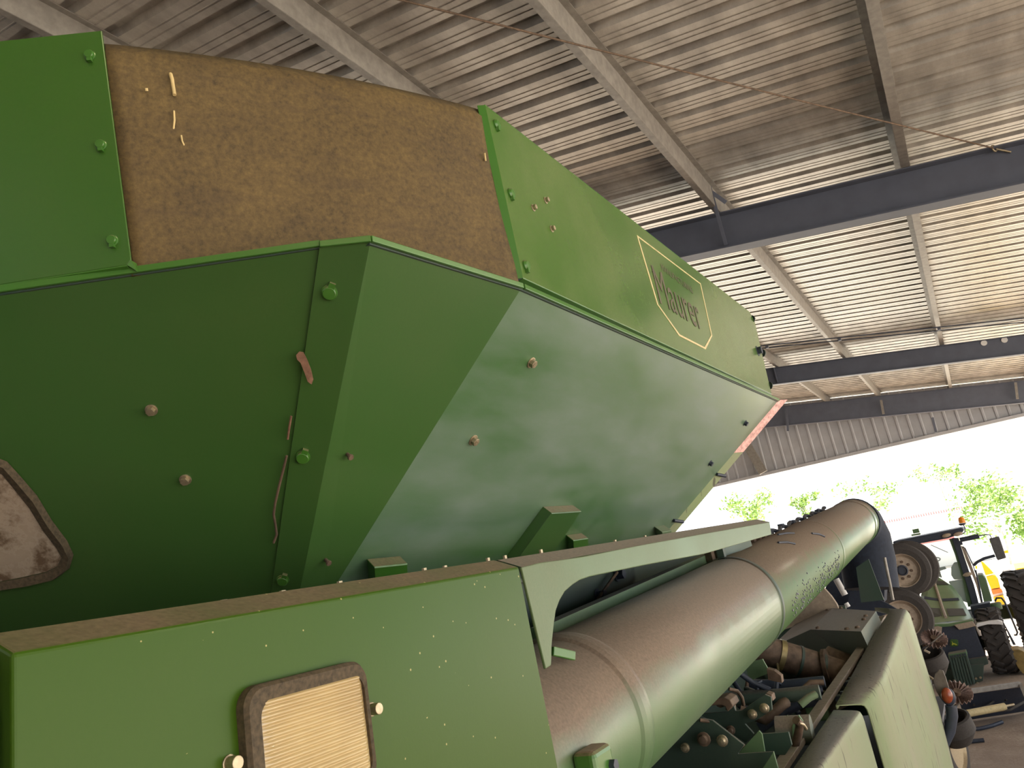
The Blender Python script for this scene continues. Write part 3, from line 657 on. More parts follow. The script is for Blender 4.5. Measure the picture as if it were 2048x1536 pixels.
# engine bay floor, walls and frame plates
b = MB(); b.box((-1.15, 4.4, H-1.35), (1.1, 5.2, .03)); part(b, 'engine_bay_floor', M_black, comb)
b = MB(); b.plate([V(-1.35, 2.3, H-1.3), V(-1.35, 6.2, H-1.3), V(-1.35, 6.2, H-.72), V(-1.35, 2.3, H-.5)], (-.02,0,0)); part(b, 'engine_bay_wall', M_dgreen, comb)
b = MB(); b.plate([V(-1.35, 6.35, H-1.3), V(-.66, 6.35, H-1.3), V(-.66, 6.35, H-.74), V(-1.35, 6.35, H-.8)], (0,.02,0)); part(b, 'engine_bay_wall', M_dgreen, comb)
yp = 3.0
def q3(*pts, y=yp): return [aY(px, py, y) for px, py in pts]
plates = [  # outline in the photograph, distance, push back, material
 ([(1290,1536),(1330,1465),(1405,1437),(1425,1441),(1488,1490),(1476,1507),(1500,1560),(1290,1600)], 2.55, .012, M_dgreen),
 ([(1395,1428),(1452,1424),(1466,1408),(1471,1422),(1483,1421),(1530,1389),(1542,1394),(1544,1420),(1512,1441),(1490,1448),(1508,1468),(1492,1486),(1455,1462),(1420,1440)], 2.9, .012, M_dgreen),
 ([(1556,1440),(1574,1431),(1580,1441),(1586,1480),(1545,1482)], 3.0, .012, M_lgreen),
 ([(1584,1452),(1597,1430),(1604,1440),(1606,1443),(1590,1475),(1585,1500)], 2.95, .012, M_lgreen),
 ([(1519,1468),(1577,1464),(1584,1490),(1570,1510),(1528,1510)], 2.75, .01, M_dgreen),
 ([(1475,1508),(1518,1461),(1524,1468),(1530,1504)], 2.65, .008, M_lgreen),
 ([(1474,1508),(1548,1503),(1524,1540),(1480,1560),(1440,1580)], 2.55, .008, M_dgreen),
 ([(1523,1540),(1547,1503),(1556,1536),(1562,1570),(1510,1570)], 2.5, .008, M_lgreen),
 ([(1488,1325),(1525,1318),(1540,1345),(1500,1362)], 3.6, .01, M_lgreen),
 ([(1533,1337),(1548,1341),(1562,1352),(1564,1366),(1536,1360)], 3.5, .04, M_rust),
]
for pts, y, dpt, m_ in plates:
    b = MB(); b.plate([aY(px, py, y) for px, py in pts], (0, dpt, 0)); part(b, 'frame_plate', m_, comb, bevel=.0015)
# curved tray, cap and rods
b = MB(); b.tube([aY(1440,1404,2.9), aY(1450,1401,2.95), aY(1462,1409,2.95), aY(1462,1420,2.95)], .02, 10); part(b, 'bent_strap', M_rust, comb)
hd = [(1428,1398),(1448,1395),(1460,1400),(1466,1412),(1455,1424),(1450,1413),(1440,1410),(1420,1412)]
b = MB(); b.plate([aY(px, py, 2.85) for px, py in hd], (0,.09,0)); part(b, 'bent_guard', M_rust, comb, bevel=.003)
b = MB(); b.plate([aY(1532,1386,3.1), aY(1543,1390,3.1), aY(1546,1402,3.1), aY(1541,1402,3.1), aY(1539,1393,3.1), aY(1530,1391,3.1)], (0,.05,0)); part(b, 'bent_strap', M_rust, comb, bevel=.002)
b = MB(); b.lathe(aY(1555,1462,3.0), (1,.1,-.05), [(0,.0),(0,.05),(.12,.05),(.12,0)], 24); part(b, 'roller', M_cover, comb)
def rnut(px, py, y, r_=.02, m_=M_steel, nm='frame_nut'):
    b_ = MB(); p = aY(px, py, y); b_.lathe(p, (0,-1,0), [(0, r_), (.006, r_), (.008, r_*.7), (.018, r_*.55), (.02, 0)], 12); part(b_, nm, m_, comb)
for px, py, y, r_ in ((1505,1428,2.88,.017),(1529,1416,2.88,.017),(1371,1495,2.53,.015),(1445,1481,2.53,.018)): rnut(px, py, y, r_)
rnut(1408, 1478, 2.53, .022, M_rust); rnut(1462, 1460, 2.88, .016, M_rust)
# hoses and clutter in the bay, each its own part
hoses = [([(1458,1378),(1475,1382),(1484,1395),(1487,1410)], 3.1, .007, M_rust), ([(1400,1440),(1425,1444),(1450,1464),(1488,1492)], 2.54, .006, M_rust),
 ([(1470,1340),(1505,1365),(1540,1380)], 3.5, .012, M_black), ([(1455,1400),(1500,1395),(1560,1392),(1640,1384)], 3.5, .03, M_dgreen),
 ([(1480,1420),(1530,1440),(1566,1408),(1572,1405)], 3.4, .022, M_rust), ([(1500,1372),(1580,1372),(1650,1365)], 3.9, .03, M_black),
 ([(1600,1410),(1618,1395),(1632,1388)], 3.3, .015, M_lgreen), ([(1520,1455),(1560,1425),(1600,1405),(1640,1400)], 3.6, .025, M_black),
 ([(1592,1440),(1600,1448),(1596,1470),(1590,1490)], 2.8, .014, M_rust), ([(1598,1446),(1607,1450),(1612,1458)], 2.8, .006, M_steel)]
for pts, y, r_, m_ in hoses:
    P_ = [aY(px, py, y+.02*i) for i, (px, py) in enumerate(pts)]; b = MB(); b.tube(P_, r_, 10); part(b, 'bay_hose', m_, comb)
b = MB(); b.box(aY(1634, 1412, 3.9), (.10,.06,.12)); b2 = MB(); b2.tube([aY(1622,1397,3.8), aY(1652,1395,3.8)], .006, 8)
part(b, 'filter_box', M_lgreen, comb, bevel=.006); part(b2, 'bright_rod', M_purlin, comb)
for k in range(22):
    px = random.uniform(1480, 1610); py = random.uniform(1375, 1440); y = random.uniform(3.6, 4.3); p = aY(px, py, y)
    b = MB(); an = random.uniform(0, 3); L_ = random.uniform(.05, .18); d_ = V(math.cos(an)*.8, .3, math.sin(an)*.4)*L_
    b.tube([p, p+d_*.5+V(0,0,.02), p+d_], random.uniform(.006, .02), 8); part(b, 'engine_line', random.choice([M_black, M_dgreen, M_black, M_rust]), comb)
# rear body mass below the auger so that nothing shows through
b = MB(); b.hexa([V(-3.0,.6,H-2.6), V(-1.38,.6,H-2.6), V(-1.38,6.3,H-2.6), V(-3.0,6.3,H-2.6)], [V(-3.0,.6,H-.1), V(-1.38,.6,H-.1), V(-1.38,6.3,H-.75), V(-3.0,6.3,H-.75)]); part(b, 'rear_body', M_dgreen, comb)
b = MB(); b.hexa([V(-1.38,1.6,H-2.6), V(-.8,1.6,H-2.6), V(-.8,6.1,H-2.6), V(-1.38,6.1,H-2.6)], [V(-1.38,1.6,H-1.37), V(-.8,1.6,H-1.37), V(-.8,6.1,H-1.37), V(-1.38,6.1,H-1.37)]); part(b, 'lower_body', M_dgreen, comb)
# the combine's own wheels carry it on the floor
for nm, x, y, r_, w_ in (('drive_wheel', -1.5, .9, .95, .6), ('steering_wheel_rear', -1.2, 5.2, .62, .4)):
    b = MB(); b.lathe((x, y, r_), (1,0,0), [(-w_/2, r_*.5), (-w_/2, r_*.9), (-w_/2+.06, r_), (w_/2-.06, r_), (w_/2, r_*.9), (w_/2, r_*.5), (w_/2-.1, r_*.45), (w_/2-.1, 0)], 40)
    part(b, nm.replace('_rear', '').replace('steering_wheel', 'rear_wheel'), M_rubber, comb)
# amber marker lamp on its stalk
ym = 6.25
b = MB(); b.tube(q3((1868,1535),(1884,1492),(1899,1460),(1904,1430),(1902,1412), y=ym), .038, 14); stalk = part(b, 'marker_stalk', M_black, comb, 'bent black stalk of the marker lamp')
b = MB(); b.plate(q3((1866,1362),(1870,1348),(1878,1340),(1886,1341),(1892,1356),(1898,1376),(1900,1400),(1896,1412),(1884,1402),(1873,1384), y=ym+.02), (0,.02,0)); part(b, 'marker_backplate', mat_simple('grey_plate', srgb(112,104,98), .6), stalk, 'grey back plate of the marker lamp', bevel=.004)
cM = aY(1894, 1391, ym-.02); upm = (aY(1890,1376,ym)-aY(1897,1408,ym)); hh_ = upm.length/2; upm.normalize()
def ellipsoid(c_, A_, B_, C_, nu_=20, nv_=12):
    vs_, fs_ = [], []
    for j in range(nv_+1):
        for i in range(nu_):
            t_, p_ = math.pi*j/nv_, 2*math.pi*i/nu_; vs_.append(Vector(c_)+A_*math.sin(t_)*math.cos(p_)+B_*math.sin(t_)*math.sin(p_)+C_*math.cos(t_))
    for j in range(nv_):
        for i in range(nu_): fs_.append((j*nu_+i, j*nu_+(i+1) % nu_, (j+1)*nu_+(i+1) % nu_, (j+1)*nu_+i))
    return vs_, fs_
b = MB(); v_, f_ = ellipsoid(cM, V(.036,0,0), V(0,.03,0), upm*hh_*1.0); b.add(v_, f_, True); part(b, 'amber_lens', M_amber, stalk, 'amber oval lens')
b = MB(); v_, f_ = ellipsoid(cM+V(.004,.02,-.012), V(.045,0,0), V(0,.026,0), upm*hh_*1.14); b.add(v_, f_, True); part(b, 'lamp_housing', M_black, stalk)
# ------------------------------------------------------------------ folded planter behind the combine
pl = thing('folded_planter', (-1.2, 9.3, 0), 'folded row planter with raised dusty wheels standing behind the combine', 'planter')
def wheel(c_, axis, r_, w_, parent, name, rimmat, seg=48, rim=.62, lugs=0):
    axis = Vector(axis).normalized(); b = MB()
    b.lathe(c_, axis, [(-w_/2, r_*rim), (-w_*.52, r_*.80), (-w_*.45, r_*.95), (-w_*.28, r_), (w_*.28, r_), (w_*.45, r_*.95), (w_*.52, r_*.80), (w_/2, r_*rim)], seg)
    t_ = part(b, name, M_rubber, parent)
    b = MB(); b.lathe(c_, axis, [(-w_*.5, r_*rim), (-w_*.47, r_*(rim-.03)), (-w_*.30, r_*(rim-.05)), (-w_*.22, r_*.5), (-w_*.26, r_*.18), (-w_*.26, 0)], seg); b.lathe(c_, axis, [(w_*.5, r_*rim), (w_*.3, r_*(rim-.05)), (w_*.25, 0)], seg)
    ri = part(b, 'rim', rimmat, t_, 'pale dusty rim' if rimmat is M_rimcol else None)
    return t_
axw = V(-.16, 1, .02).normalized()      # rim faces the viewer: lathe's negative side
def wheel_front(px, py, y, r_):
    c_ = aY(px, py, y); t_ = wheel(c_, axw, r_, .22, pl, 'wheel', M_rimcol)
    u = axw.orthogonal().normalized(); v2 = axw.cross(u); f0 = c_-axw*.06
    b = MB(); b.lathe(f0, -axw, [(0, r_*.2), (.05, r_*.19), (.055, r_*.15), (.03, r_*.14), (.03, 0)], 24); part(b, 'hub', M_black, t_, 'dark hub')
    b = MB()
    for k in range(8):
        a_ = 2*math.pi*k/8+.2; b.lathe(f0+(u*math.cos(a_)+v2*math.sin(a_))*r_*.31+axw*.005, -axw, [(0,.02),(.014,.018),(.014,0)], 6)
    lugs_ = part(b, 'wheel_nuts', M_rust, t_)
    return t_
b = MB(); b.plate([aY(1500, 1345, 6.95), aY(1560, 1240, 6.95), aY(1608, 1212, 6.95), aY(1690, 1212, 6.95), aY(1720, 1310, 6.95)], (0,.03,0)); part(b, 'rear_bulkhead', M_dgreen, comb)
wheel_front(1804, 1140, 11.5, .345)
wheel_front(1803, 1236, 11.3, .37)
wheel(aY(1820, 1134, 12.2), axw, .36, .2, pl, 'wheel', M_rimcol)
def barp(p_, q_, w_, h_, m_, nm='frame_arm', lab=None, par=None): b = MB(); b.bar(p_, q_, w_, h_); return part(b, nm, m_, par or pl, lab, bevel=.004)
b = MB(); b.plate([aY(1640,1195,8.7), aY(1665,1150,8.7), aY(1700,1120,8.7), aY(1760,1120,8.7), aY(1770,1160,8.7), aY(1768,1205,8.7), aY(1720,1240,8.7), aY(1660,1260,8.7)], (0,.3,0)); part(b, 'toolbar_block', M_spout, pl)
b = MB(); b.plate([aY(1700,1184,8.5), aY(1712,1178,8.5), aY(1775,1207,8.5), aY(1800,1222,8.5), aY(1760,1232,8.5), aY(1690,1222,8.5)], (0,.03,0)); part(b, 'gusset_plate', M_spout, pl, bevel=.003)
b = MB(); b.tube([aY(1672,1158,8.3), aY(1690,1190,8.3)], .03, 12); part(b, 'bright_cylinder', M_white, pl, 'bright metal cylinder rod')
b = MB(); b.tube([aY(1692,1206,8.3), aY(1697,1214,8.3)], .022, 12); part(b, 'bright_pin', M_white, pl)
b = MB(); b.bar(V(-1.3, 9.4, .5), V(-1.3, 9.4, H-.3), .18, .18, (0,1,0)); b.bar(V(-2.8, 9.4, 1.2), V(-.9, 9.4, 1.2), .18, .18); part(b, 'main_frame', M_black, pl)
# ribbed closing wheels and press-wheel cups hanging in two rows
M_disc = mat_simple('rusty_ribbed_disc', srgb(142,120,112), .55, .3, var=.25, scale=60)
def ribdisc(px, py, y, r_, ax_):
    c_ = aY(px, py, y); ax_ = Vector(ax_).normalized(); u = ax_.orthogonal().normalized(); v2 = ax_.cross(u); n_ = 40; b = MB(); vs_ = [c_-ax_*.02]
    for k in range(n_):
        a_ = 2*math.pi*k/n_; vs_.append(c_+(u*math.cos(a_)+v2*math.sin(a_))*r_*(.975 if k % 2 else 1)+ax_*(.035 if k % 2 else .0))
    b.add(vs_, [(0, 1+k, 1+(k+1) % n_) for k in range(n_)])
    o_ = part(b, 'ribbed_disc', M_disc, pl, 'brown ribbed steel disc'); s_ = o_.modifiers.new('t', 'SOLIDIFY'); s_.thickness = .01
    b = MB(); b.tube([c_-ax_*.06, c_+ax_*.03], .03, 12); part(b, 'disc_hub', M_rust, pl)
ribdisc(1868, 1279, 8.6, .115, (.25,-.55,.75)); ribdisc(1914, 1386, 8.2, .125, (.25,-.55,.75))
def cup(px, py, y, r_):
    c_ = aY(px, py, y); b = MB(); ax_ = V(.1,.25,-1).normalized()
    b.lathe(c_, ax_, [(0, r_*.8), (-.01, r_*.9), (0, r_), (r_*.7, r_*1.02), (r_*1.3, r_*.6), (r_*1.3, 0)], 26); b.lathe(c_, ax_, [(0, r_*.8), (.08, r_*.7), (.1, 0)], 26)
    part(b, 'press_wheel', M_rubber, pl, 'dusty rubber press wheel')
cup(1853, 1309, 8.8, .16); cup(1897, 1436, 8.4, .18)
for k, (a_, c_, y, w_, m_) in enumerate([((1852,1348),(1872,1362),8.6,.03,M_steel),((1852,1368),(1880,1372),8.6,.025,M_purlin),((1856,1385),(1880,1362),8.5,.03,M_purlin),((1860,1395),(1866,1408),8.5,.05,M_white),((1868,1400),(1884,1392),8.4,.03,M_steel),((1850,1356),(1862,1400),8.7,.05,M_black),((1868,1420),(1900,1428),8.4,.06,M_rimcol),((1890,1425),(1935,1395),8.3,.03,M_rust),((1845,1292),(1880,1282),8.6,.035,M_rust),((1850,1298),(1884,1268),8.55,.02,M_purlin),((1848,1300),(1860,1306),8.5,.03,M_rimcol),((1900,1424),(1934,1392),8.25,.018,M_purlin)]):
    barp(aY(*a_, y), aY(*c_, y), w_, w_*.6, m_, 'linkage_bar')
for px, py in ((1850,1340),(1845,1400),(1855,1440)):
    barp(aY(px, py, 8.9), aY(px+8, py+70, 8.9), .09, .09, M_black, 'row_unit_shank')
cw = aY(1899, 1487, 8.5); b = MB(); wheel(cw, (1,-.22,0), .33, .13, pl, 'gauge_wheel', M_steel, rim=.7)
# ------------------------------------------------------------------ tractor
tr = thing('tractor', (-1.0, 20.5, 0), 'green tractor with black grille facing the camera beyond the planter', 'tractor')
def tq(pts, y, back, m_, name, lab=None, par=None, bevel=.01, ys=None):
    b_ = MB(); P_ = [aY(px, py, (ys[i] if ys else y)) for i, (px, py) in enumerate(pts)]; b_.plate(P_, (0, back, 0)); return part(b_, name, m_, par or tr, lab, bevel=bevel)
M_dyel = mat_simple('dusty_yellow', srgb(150,126,70), .6, var=.2, scale=8)
M_hood = mat_paint('tractor_green', srgb(92,128,84), haze=.3, rough=.3, dust=srgb(168,170,136), lo=.6, hi=1.1, top=.5)
hood = MB()
L_in = [(1838,1190),(1846,1168),(1866,1152)]; 
left_ = [(1862,1152,20.9),(1848,1165,20.6),(1842,1190,20.2),(1838,1215,19.7),(1836,1252,19.1)]
mid_ = [(1867,1152,20.9),(1872,1175,20.6),(1880,1200,20.2),(1887,1222,19.7),(1896,1247,19.05)]
right_ = [(1877,1154,20.9),(1905,1172,20.6),(1922,1194,20.2),(1935,1218,19.7),(1946,1240,19.1)]
rowsH = []
for l_, m2, r_ in zip(left_, mid_, right_):
    a_, bq, cq = aY(*l_), aY(*m2), aY(*r_); rowsH.append([a_+V(0,.1,-.5), a_, a_.lerp(bq, .5)+V(0,0,.03), bq+V(0,0,.04), bq.lerp(cq, .5)+V(0,0,.03), cq, cq+V(0,.1,-.5)])
vs_ = [p for r_ in rowsH for p in r_]; hood.add(vs_, [(k*7+j, k*7+j+1, (k+1)*7+j+1, (k+1)*7+j) for k in range(4) for j in range(6)], True)
ho = part(hood, 'hood', M_hood, tr, 'green sloping engine hood')
def hs(u, v_, off=.012):                      # a point on the hood: u across, v down the slope
    v_ = min(3.999, v_); k = int(v_); f_ = v_-k
    def row(r_):
        x_ = u*4; m_ = min(3, int(x_)); return r_[1+m_].lerp(r_[2+m_], x_-m_)
    return row(rowsH[k]).lerp(row(rowsH[k+1]), f_)+V(0,-off,off)
b = MB(); b.tube([hs(.5, v_/4, .02) for v_ in range(0, 16)], .03, 8); part(b, 'hood_ridge', M_rimcol, ho, 'pale raised ridge along the hood')
def hquad(u0, u1, v0, v1, m_, nm, lab=None): b = MB(); b.plate([hs(u0, v0), hs(u1, v0), hs(u1, v1), hs(u0, v1)], V(0,.004,-.004)); part(b, nm, m_, ho, lab)
hquad(.55, .93, 2.1, 2.32, M_black, 'vent', 'black vent slots'); hquad(.1, .46, 2.1, 2.32, M_black, 'vent', 'black vent slots')
hquad(.57, .92, 3.0, 3.62, M_dgreen, 'hood_screen'); hquad(.1, .44, 3.0, 3.62, M_dgreen, 'hood_screen'); hquad(.56, .92, .55, .95, M_dgreen, 'hood_screen')
tq([(1836,1250),(1896,1247),(1946,1239),(1948,1243),(1940,1247),(1900,1253),(1838,1258)], 18.95, .3, M_hood, 'hood_lip')
tq([(1836,1256),(1872,1254),(1946,1243),(1955,1272),(1972,1314),(1930,1322),(1870,1334),(1846,1300)], 19.0, 2.0, M_black, 'grille', 'black front grille')
tq([(1908,1250),(1945,1242),(1952,1252),(1937,1256),(1918,1260)], 18.93, .05, M_rimcol, 'headlight', 'clear twin headlight')
tq([(1850,1262),(1873,1252),(1884,1254),(1883,1266),(1862,1270)], 18.93, .05, M_rimcol, 'headlight', 'clear twin headlight')
M_embl = mat_simple('emblem_green', srgb(60,96,44), .5)
em = tq([(1900,1281),(1902,1279),(1913,1279),(1916,1281),(1917,1290),(1915,1293),(1903,1293),(1900,1291)], 18.96, .03, M_embl, 'emblem', 'small green emblem with a yellow leaping deer', bevel=.004)
b = MB(); b.plate([aY(px, py, 18.93) for px, py in ((1903.2,1289.5),(1904.5,1287.2),(1904.3,1284.6),(1903,1283),(1905.2,1283.6),(1905.6,1286),(1908,1286.3),(1911,1287.2),(1914,1288.8),(1914.5,1290.3),(1911.5,1288.9),(1912.8,1291.2),(1910.3,1289.2),(1906.5,1288.6),(1905,1291.2),(1904.5,1289.2))], (0,-.01,0)); part(b, 'deer_mark', mat_simple('emblem_yellow', srgb(190,196,60), .5), em)
tq([(1874,1328),(1972,1314),(1977,1328),(1958,1334),(1880,1346)], 18.85, .3, M_dgreen, 'front_frame')
tq([(1935,1330),(1968,1328),(1966,1362),(1942,1368)], 18.8, .1, M_dgreen, 'bracket_plate'); tq([(1884,1340),(1904,1340),(1914,1372),(1888,1374)], 18.8, .1, M_dgreen, 'bracket_plate')
wtop = [(1896,1309),(1932,1303),(1935,1312),(1898,1318)]
tq(wtop, 18.5, .3, M_lgreen, 'weight_carrier', 'pale green bracket over the front weights')
for k in range(7):
    u0, u1 = k/7+.01, (k+1)/7-.015
    def lr(a_, c_, u): return (a_[0]+(c_[0]-a_[0])*u, a_[1]+(c_[1]-a_[1])*u)
    t0, t1, b0, b1 = lr(wtop[3], wtop[2], u0), lr(wtop[3], wtop[2], u1), lr((1912,1376),(1951,1368), u0), lr((1912,1376),(1951,1368), u1)
    tq([t0, t1, b1, b0], 18.5, .28, mat_dw if 'mat_dw' in globals() else M_dgreen, 'front_weight', bevel=.008)
    hx, hy = lr((1899,1314.5),(1933,1308.5), (u0+u1)/2); b = MB(); b.box(aY(hx, hy, 18.49), (.025,.02,.05)); part(b, 'weight_slot', M_black, tr)
for px, py in ((1952,1357),(1961,1355),(1955,1366),(1899,1362),(1908,1361),(1911,1370)): b = MB(); b.lathe(aY(px, py, 18.78), (0,-1,0), [(0,.025),(.02,.02),(.02,0)], 10); part(b, 'frame_stud', M_steel, tr)
# front and rear wheels with lugs
def agtyre(c_, r_, w_, name, nl, lab):
    b = MB(); b.lathe(c_, (1,0,0), [(-w_/2, r_*.55), (-w_/2, r_*.86), (-w_*.42, r_*.95), (w_*.42, r_*.95), (w_/2, r_*.86), (w_/2, r_*.55)], 44)
    for k in range(nl):
        for s_ in (-1, 1):
            a0_ = 2*math.pi*(k+(.5 if s_ > 0 else 0))/nl
            P_ = []
            for q in range(4):
                x_ = c_.x+s_*(w_*.02+q/3*w_*.48); a_ = a0_+q/3*.2*(24/nl)*1.0; rr_ = r_*1.0 if q < 3 else r_*.93
                P_.append(V(x_, c_.y-math.cos(a_)*rr_, c_.z+math.sin(a_)*rr_))
            for q in range(3): 
                m_ = (P_[q]+P_[q+1])/2; rad = (m_-V(m_.x, c_.y, c_.z)).normalized(); b.bar(P_[q]-rad*.03, P_[q+1]-rad*.03, .06, .075, rad)
    t_ = part(b, name, M_rubber, tr, lab)
    b = MB(); b.lathe(c_, (1,0,0), [(w_/2-.02, r_*.56), (w_*.2, r_*.5), (w_*.1, r_*.2), (w_*.1, 0)], 30); b.lathe(c_, (1,0,0), [(-w_/2+.02, r_*.56), (-w_*.2, r_*.5), (-w_*.1, 0)], 30); part(b, 'wheel_rim', M_yel, t_, 'yellow rim')
fg = aZ(2012, 1368, -H); fw = aY(2016, 1366, 18.9)
agtyre(V(fw.x+.03, 19.6, .66), .66, .44, 'front_wheel', 18, 'lugged front tyre')
rc = aY(2042, 1240, 21.8); agtyre(V(rc.x+.2, 22.3, .9), .9, .6, 'rear_wheel', 20, 'large lugged rear tyre')
agtyre(V(fw.x-1.75, 19.6, .66), .66, .44, 'front_wheel', 18, 'lugged front tyre'); agtyre(V(rc.x-2.75, 22.3, .9), .9, .6, 'rear_wheel', 20, 'large lugged rear tyre')
tq([(1951,1252),(1954,1247),(1975,1243),(1997,1241),(2005,1243),(2006,1250),(1997,1249),(1975,1249),(1955,1254)], 19.0, .7, M_white, 'front_fender', 'pale topped front fender')
tq([(2005,1243),(2008,1246),(2032,1290),(2026,1290)], 19.3, .1, M_black, 'fender_edge')
b = MB(); b.tube(q3((1990,1203),(1993,1196),(2003,1196),(2010,1205),(2035,1265),(2033,1270),(2028,1270), y=19.8), .02, 8); part(b, 'handrail', M_black, tr)
tq([(1940,1213),(1980,1205),(1982,1211),(1998,1210),(1999,1218),(1985,1222),(1984,1228),(1947,1238)], 20.2, .4, M_black, 'fuel_tank_step')
b = MB(); b.lathe(aY(1991,1207,19.9), (0,0,1), [(-.12,.1),(0,.11),(.02,.09),(.02,0)], 16); part(b, 'filler_cap', M_lgreen, tr)
# body under hood and chassis down to the axle
fx = aY(1905, 1330, 19.3).x
b = MB(); b.box((fx, 21.1, .85), (.7, 3.0, .6)); part(b, 'chassis', M_black, tr)
b = MB(); b.bar(V(fw.x-1.75, 19.6, .66), V(fw.x, 19.6, .66), .18, .22); part(b, 'axle', M_dgreen, tr); b = MB(); b.bar(V(rc.x-2.75, 22.3, .9), V(rc.x, 22.3, .9), .26, .3); part(b, 'axle', M_dgreen, tr)
# cab
yc = 21.1
roof = tq([(1785,1083),(1800,1080),(1840,1072),(1924,1055),(1929,1059),(1924,1067),(1895,1077),(1840,1087),(1788,1094)], yc-.1, 1.5, M_black, 'cab_roof', 'black front edge of the cab roof', bevel=.03)
tq([(1904,1076),(1917,1076),(1921,1090),(1934,1130),(1948,1170),(1959,1212),(1946,1216),(1935,1175),(1921,1130)], yc, .12, M_black, 'cab_pillar', 'black windscreen pillar', bevel=.01)
tq([(1898,1078),(1905,1077),(1915,1110),(1932,1160),(1946,1213),(1936,1214),(1925,1160),(1910,1110)], yc+.05, .1, M_lgreen, 'inner_pillar', bevel=.01)
tq([(1922,1092),(1928,1093),(1945,1135),(1958,1170),(1966,1206),(1962,1208),(1952,1170),(1934,1125)], yc+.15, .06, M_rimcol, 'door_strip', bevel=.005)
tq([(1800,1088),(1830,1088),(1840,1200),(1830,1200)], yc, .12, M_black, 'cab_pillar', bevel=.01)
gl = tq([(1832,1088),(1903,1077),(1946,1213),(1842,1225)], yc+.08, .01, M_glass, 'windscreen', 'clear windscreen', bevel=0)
b = MB(); b.tube(q3((1925,1094),(1930,1096),(1945,1128),(1951,1145), y=yc-.05), .012, 8); part(b, 'pillar_handle', M_black, tr)
b = MB(); b.tube(q3((1951,1140),(1957,1165),(1964,1204), y=yc-.06), .02, 8); part(b, 'pillar_hose', M_black, tr)
for px, py, w_ in ((1893,1071,8),(1916,1068,8),(1935,1149,8)):
    c_ = aY(px, py, yc-.14); b = MB(); v_, f_ = ellipsoid(c_, V(.10,0,.008), V(0,.05,0), V(0,0,.045)); b.add(v_, f_, True); part(b, 'cab_light', M_rimcol, tr, 'oval cab work light')
b = MB(); b.box(aY(1832,1062,yc), (.14,.12,.10)); b.box(aY(1832,1069,yc), (.2,.1,.04)); part(b, 'roof_receiver', M_lgreen, tr)
bc = aY(1925,1049,yc); b = MB(); b.tube([bc-V(0,0,.02), bc, bc+V(0,0,.03)], .05, 16, rr=[.04,.075,.08]); b.tube(q3((1926,1048),(1930,1056),(1930,1064),(1922,1070), y=yc), .012, 8); be = part(b, 'beacon_base', M_black, tr)
b = MB(); b.lathe(aY(1925,1046,yc), (0,0,1), [(0,.075),(.08,.072),(.13,.05),(.15,0)], 20); part(b, 'beacon', M_beacon, be, 'orange beacon dome')
b = MB(); b.bar(aY(1919,1082,yc), aY(1921,1090,yc), .1, .08, (0,1,0)); b.tube(q3((1920,1080),(1940,1076),(1958,1072), y=yc), .055, 12); b.tube(q3((1958,1072),(1972,1069),(1980,1070),(1983,1076), y=yc), .012, 8); part(b, 'mirror_arm', M_black, tr)
tq([(1978,1077),(1998,1072),(2003,1085),(2013,1116),(1995,1121),(1986,1100)], yc-.05, .07, mat_simple('grey_mirror_back', srgb(92,92,94), .6), 'mirror', 'dark grey door mirror', bevel=.02)
b = MB(); b.tube(q3((1947,1131),(1955,1124),(1968,1117),(1990,1111), y=yc), .032, 10); part(b, 'mirror_arm', M_black, tr)
st = [(1902,1150),(1902,1135),(1908,1125),(1918,1124),(1926,1132),(1930,1158),(1908,1160)]
seat_ = tq(st, yc+.9, .15, M_dgreen, 'seat', 'grey green operator seat', bevel=.03)
tq([(1897,1164),(1935,1158),(1950,1212),(1920,1200)], yc+.5, .3, M_dgreen, 'console')
tq([(1866,1135),(1872,1132),(1878,1136),(1890,1133),(1893,1138),(1880,1142),(1884,1156),(1868,1150)], yc+.3, .1, M_dgreen, 'dashboard', bevel=.01)
c_ = aY(1866,1120,yc+.4); b = MB(); b.tube([c_+V(.16*math.cos(k*.5236), .1*math.sin(k*.5236), .05*math.sin(k*.5236)) for k in range(13)], .015, 6); part(b, 'steering_wheel', M_black, tr)
b = MB(); b.tube([aY(1862,1090,yc-.1), aY(1896,1105,yc-.1)], .008, 6); part(b, 'wiper', M_black, tr)
tq([(1955,1150),(1966,1150),(1972,1158),(1985,1203),(1968,1206),(1962,1180)], yc+.6, .7, M_lgreen, 'rear_fender', 'green rear fender', bevel=.02)
tq([(2020,1304),(2024,1300),(2038,1299),(2048,1303),(2060,1330),(2062,1345),(2046,1348),(2036,1336)], 19.2, .5, M_dyel, 'yellow_hub', bevel=.01)
# ------------------------------------------------------------------ yellow machine beyond
ym_ = thing('yellow_machine', (1.2, 30, 0), 'bright yellow machine parked outside behind the tractor', 'machine')
def yp_(pts, y, back, m_, name): b_ = MB(); b_.plate([aY(px, py, y) for px, py in pts], (0, back, 0)); part(b_, name, m_, ym_, bevel=.01)
yp_([(1961,1122),(1966,1124),(1980,1138),(1988,1147),(1971,1151)], 29, .4, M_yel, 'hood_panel')
yp_([(1972,1154),(1990,1150),(1996,1158),(2001,1175),(1982,1178)], 29, .6, M_yel, 'side_panel')
yp_([(1982,1180),(2002,1177),(2006,1184),(1985,1189)], 29, .5, M_orange, 'orange_stripe')
yp_([(1986,1195),(2006,1190),(2040,1275),(2020,1275),(2000,1235)], 29, .6, M_yel, 'boom')
yp_([(1985,1189),(2006,1184),(2008,1191),(1987,1196)], 29.1, .5, M_white, 'white_stripe')
yp_([(2008,1102),(2016,1100),(2017,1106),(2010,1107)], 29, .2, M_yel, 'flag_plate')
yp_([(1950,1133),(1954,1131),(1955,1138),(1951,1138)], 29, .2, M_yel, 'flag_plate')
b = MB()
